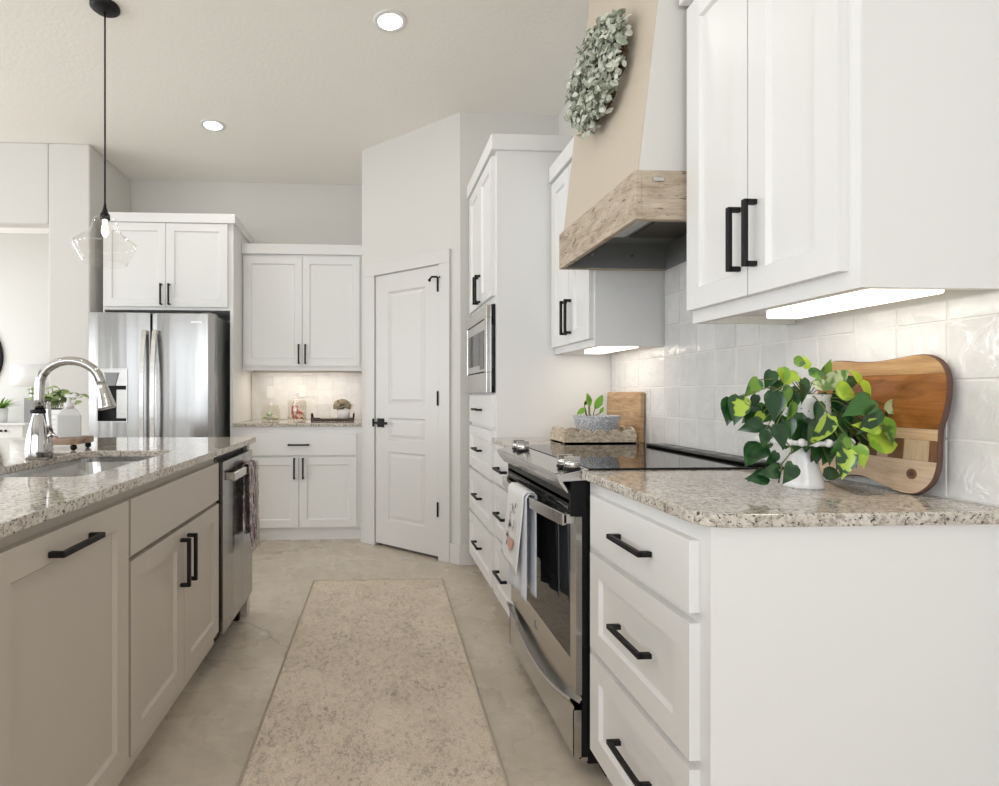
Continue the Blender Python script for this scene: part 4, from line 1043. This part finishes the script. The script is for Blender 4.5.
sp.build('sprig', ['sprig', 'vine', 'leaf_dark'], t)

# ------------------------------------------------------------------ back counter still life
Yb = 4.60
def jar(name, label, x, prof, lid, loc_y=Yb):
    t = thing(name, label, 'jar', (x, loc_y, .914))
    MB().lathe(prof, n=32).build('glass_body', 'jarglass', t, solid=.002)
    l = MB(); l.lathe(lid, n=32); l.build('lid', 'jarglass', t)
    return t
jar('candy_jar', 'round low glass candy jar with green candy, left on back counter', -.853, [(.0001, .002), (.070, .002), (.076, .012), (.080, .05), (.077, .09), (.066, .122), (.064, .128)], [(.068, .128), (.068, .134), (.03, .150), (.014, .156), (.010, .165), (.018, .178), (.014, .190), (.0001, .193)])
jar('candy_jar', 'tall straight glass candy jar with red candy, centre of back counter', -.632, [(.0001, .002), (.072, .002), (.077, .01), (.077, .162), (.073, .168)], [(.080, .168), (.080, .176), (.03, .186), (.012, .192), (.012, .205), (.022, .214), (.02, .232), (.0001, .238)])
def candies(x, zs, mats, label, n, r, zmax, seed, weights):
    mb = MB(); rc = random.Random(seed)
    for i in range(n):
        a = rc.uniform(0, 2*PI); d = r*math.sqrt(rc.random()); mb.sphere((d*math.cos(a), d*math.sin(a), rc.uniform(.014, zmax)), rc.uniform(.009, .015), 6, rc.choices(range(len(mats)), weights)[0], (1, .8, .7))
    o = mb.build('candies', mats, None, (x, Yb, .914)); o['kind'] = 'stuff'; o['label'] = label; o['category'] = 'candy'; return o
candies(-.853, 0, ['candy_white', 'candy_green'], 'pale wrapped candies inside the round low jar', 40, .055, .035, 1, [3, 1])
candies(-.632, 0, ['candy_white', 'candy_red'], 'pale candies inside the tall glass jar', 46, .055, .045, 2, [5, 1])
def stick(x, y, pts, r, mt, label):
    o = MB().tube(pts, r, 8).build('candy_stick', mt, None, (x, y, .914)); return tag(o, label, 'candy')
stick(-.655, Yb-.045, [(-.008, 0, .058), (-.006, -.008, .125)], .010, 'candy_red', 'red candy stick standing at the left in the tall jar')
stick(-.628, Yb-.045, [(.006, 0, .058), (.0, -.008, .130)], .009, 'candy_red', 'red candy stick standing at the centre in the tall jar')
stick(-.605, Yb-.045, [(-.012, -.006, .078), (.028, -.002, .062)], .012, 'candy_red', 'red candy stick lying at the right in the tall jar')
stick(-.852, Yb-.035, [(-.018, -.015, .05), (.0, -.018, .068), (.018, -.012, .05)], .017, 'candy_green', 'green wrapped candy on top inside the round low jar')
t = thing('serving_tray', 'dark wooden tray with upright handles on the back counter', 'tray', (-.330, Yb, .914))
tb = MB(); tb.box(-.178, .178, -.09, .09, 0, .010); tb.box(-.178, .178, -.09, -.082, .01, .022); tb.box(-.178, .178, .082, .09, .01, .022); tb.box(-.178, -.168, -.09, .09, .01, .03); tb.box(.168, .178, -.09, .09, .01, .03)
tb.build('tray_base', 'traywood', t, bevel=.002)
for s in (-1, 1): MB().tube([(s*.174, -.045, .028), (s*.176, -.04, .058), (s*.176, .04, .058), (s*.174, .045, .028)], .006, 8).build('handle', 'black', t)
o = MB()
for i in range(22):
    a = i*.5; o.sphere((-.10+.012*i*.55+.01*math.sin(i*1.7), .01+.045*math.sin(i*.9), .019), .0095, 6)
tag(o.build('bead_garland', 'stone', None, (-.330, Yb, .914)), 'pale bead garland lying in the dark serving tray', 'garland')
t = thing('flower_pot', 'white pot with a dried brown flower head on the dark serving tray', 'potted plant', (-.240, Yb, .924))
MB().lathe([(.0001, 0), (.045, 0), (.052, .04), (.056, .085), (.05, .085), (.045, .06), (.0001, .06)], n=28).build('pot', 'ceramic', t)
ms = MB(); rm = random.Random(8)
for i in range(150):
    a = rm.uniform(0, 2*PI); e_ = rm.uniform(-.35, PI/2); rr = .062
    ms.sphere((-.012+rr*1.05*math.cos(a)*math.cos(e_), .75*rr*math.sin(a)*math.cos(e_), .112+rr*.78*math.sin(e_)), rm.uniform(.010, .016), 5)
ms.build('flower_head', 'moss', t)

# ------------------------------------------------------------------ entry room seen through the opening
CY = 6.33
t = thing('console_table', 'white console table with black knobs against the entry wall', 'table', (-4.55, CY, 0))
MB().box(-.75, .75, -.19, .20, .795, .82).build('tabletop', 'tablepaint', t, bevel=.003)
MB().box(-.70, .70, -.16, .17, .66, .795).build('apron', 'tablepaint', t)
for x in (-.70, .65):
    for y in (-.16, .12): MB().box(x, x+.05, y, y+.05, 0, .66).build('leg', 'tablepaint', t)
for x in (-.35, .35, .53, .58):
    if abs(x) > .3: MB().sphere((x-.05, -.172, .735), .014, 8).build('knob', 'black', t)
t = thing('table_lamp', 'lit table lamp with pale drum shade on the console table', 'lamp', (-3.86, CY+.02, .82))
MB().box(-.055, .055, -.05, .05, 0, .275).build('base', 'greybox', t, bevel=.004)
MB().cyl((0, 0, .275), .012, .16, 12).build('stem', 'steelh', t)
MB().lathe([(.205, .40), (.195, .648)], n=36).build('lamp_shade', 'shade', t, solid=.004)
t = thing('potted_grass', 'spiky green plant in a white pot on the console table', 'potted plant', (-4.175, CY-.04, .82))
MB().lathe([(.0001, 0), (.075, 0), (.085, .16), (.078, .16), (.07, .14), (.0001, .14)], n=28).build('pot', 'ceramic', t)
MB().lathe([(.0001, .14), (.0775, .14), (.0001, .150)], n=20).build('soil', 'soil', t)
gm = MB(); rg_ = random.Random(4)
for i in range(46):
    a = rg_.uniform(0, 2*PI); ti = rg_.uniform(.2, 1.3); put_leaf(gm, (.03*math.cos(a), .03*math.sin(a), .14), (math.cos(a)*ti, math.sin(a)*ti, 1), (-math.cos(a), -math.sin(a)-.3, .6), rg_.uniform(.13, .21), .03, BLADE, 0, .2, .45)
gm.build('foliage', 'fern', t)
t = thing('wall_mirror', 'round black-framed mirror hanging on the entry wall', 'mirror', (-4.775, 6.545, 1.57))
MB().lathe([(.44, -.02), (.475, -.022), (.48, 0), (.44, 0)], n=64, axis='y').build('frame', 'black', t)
MB().lathe([(.0001, -.008), (.441, -.008), (.441, 0), (.0001, 0)], n=64, axis='y').build('mirror_glass', 'mirror', t)
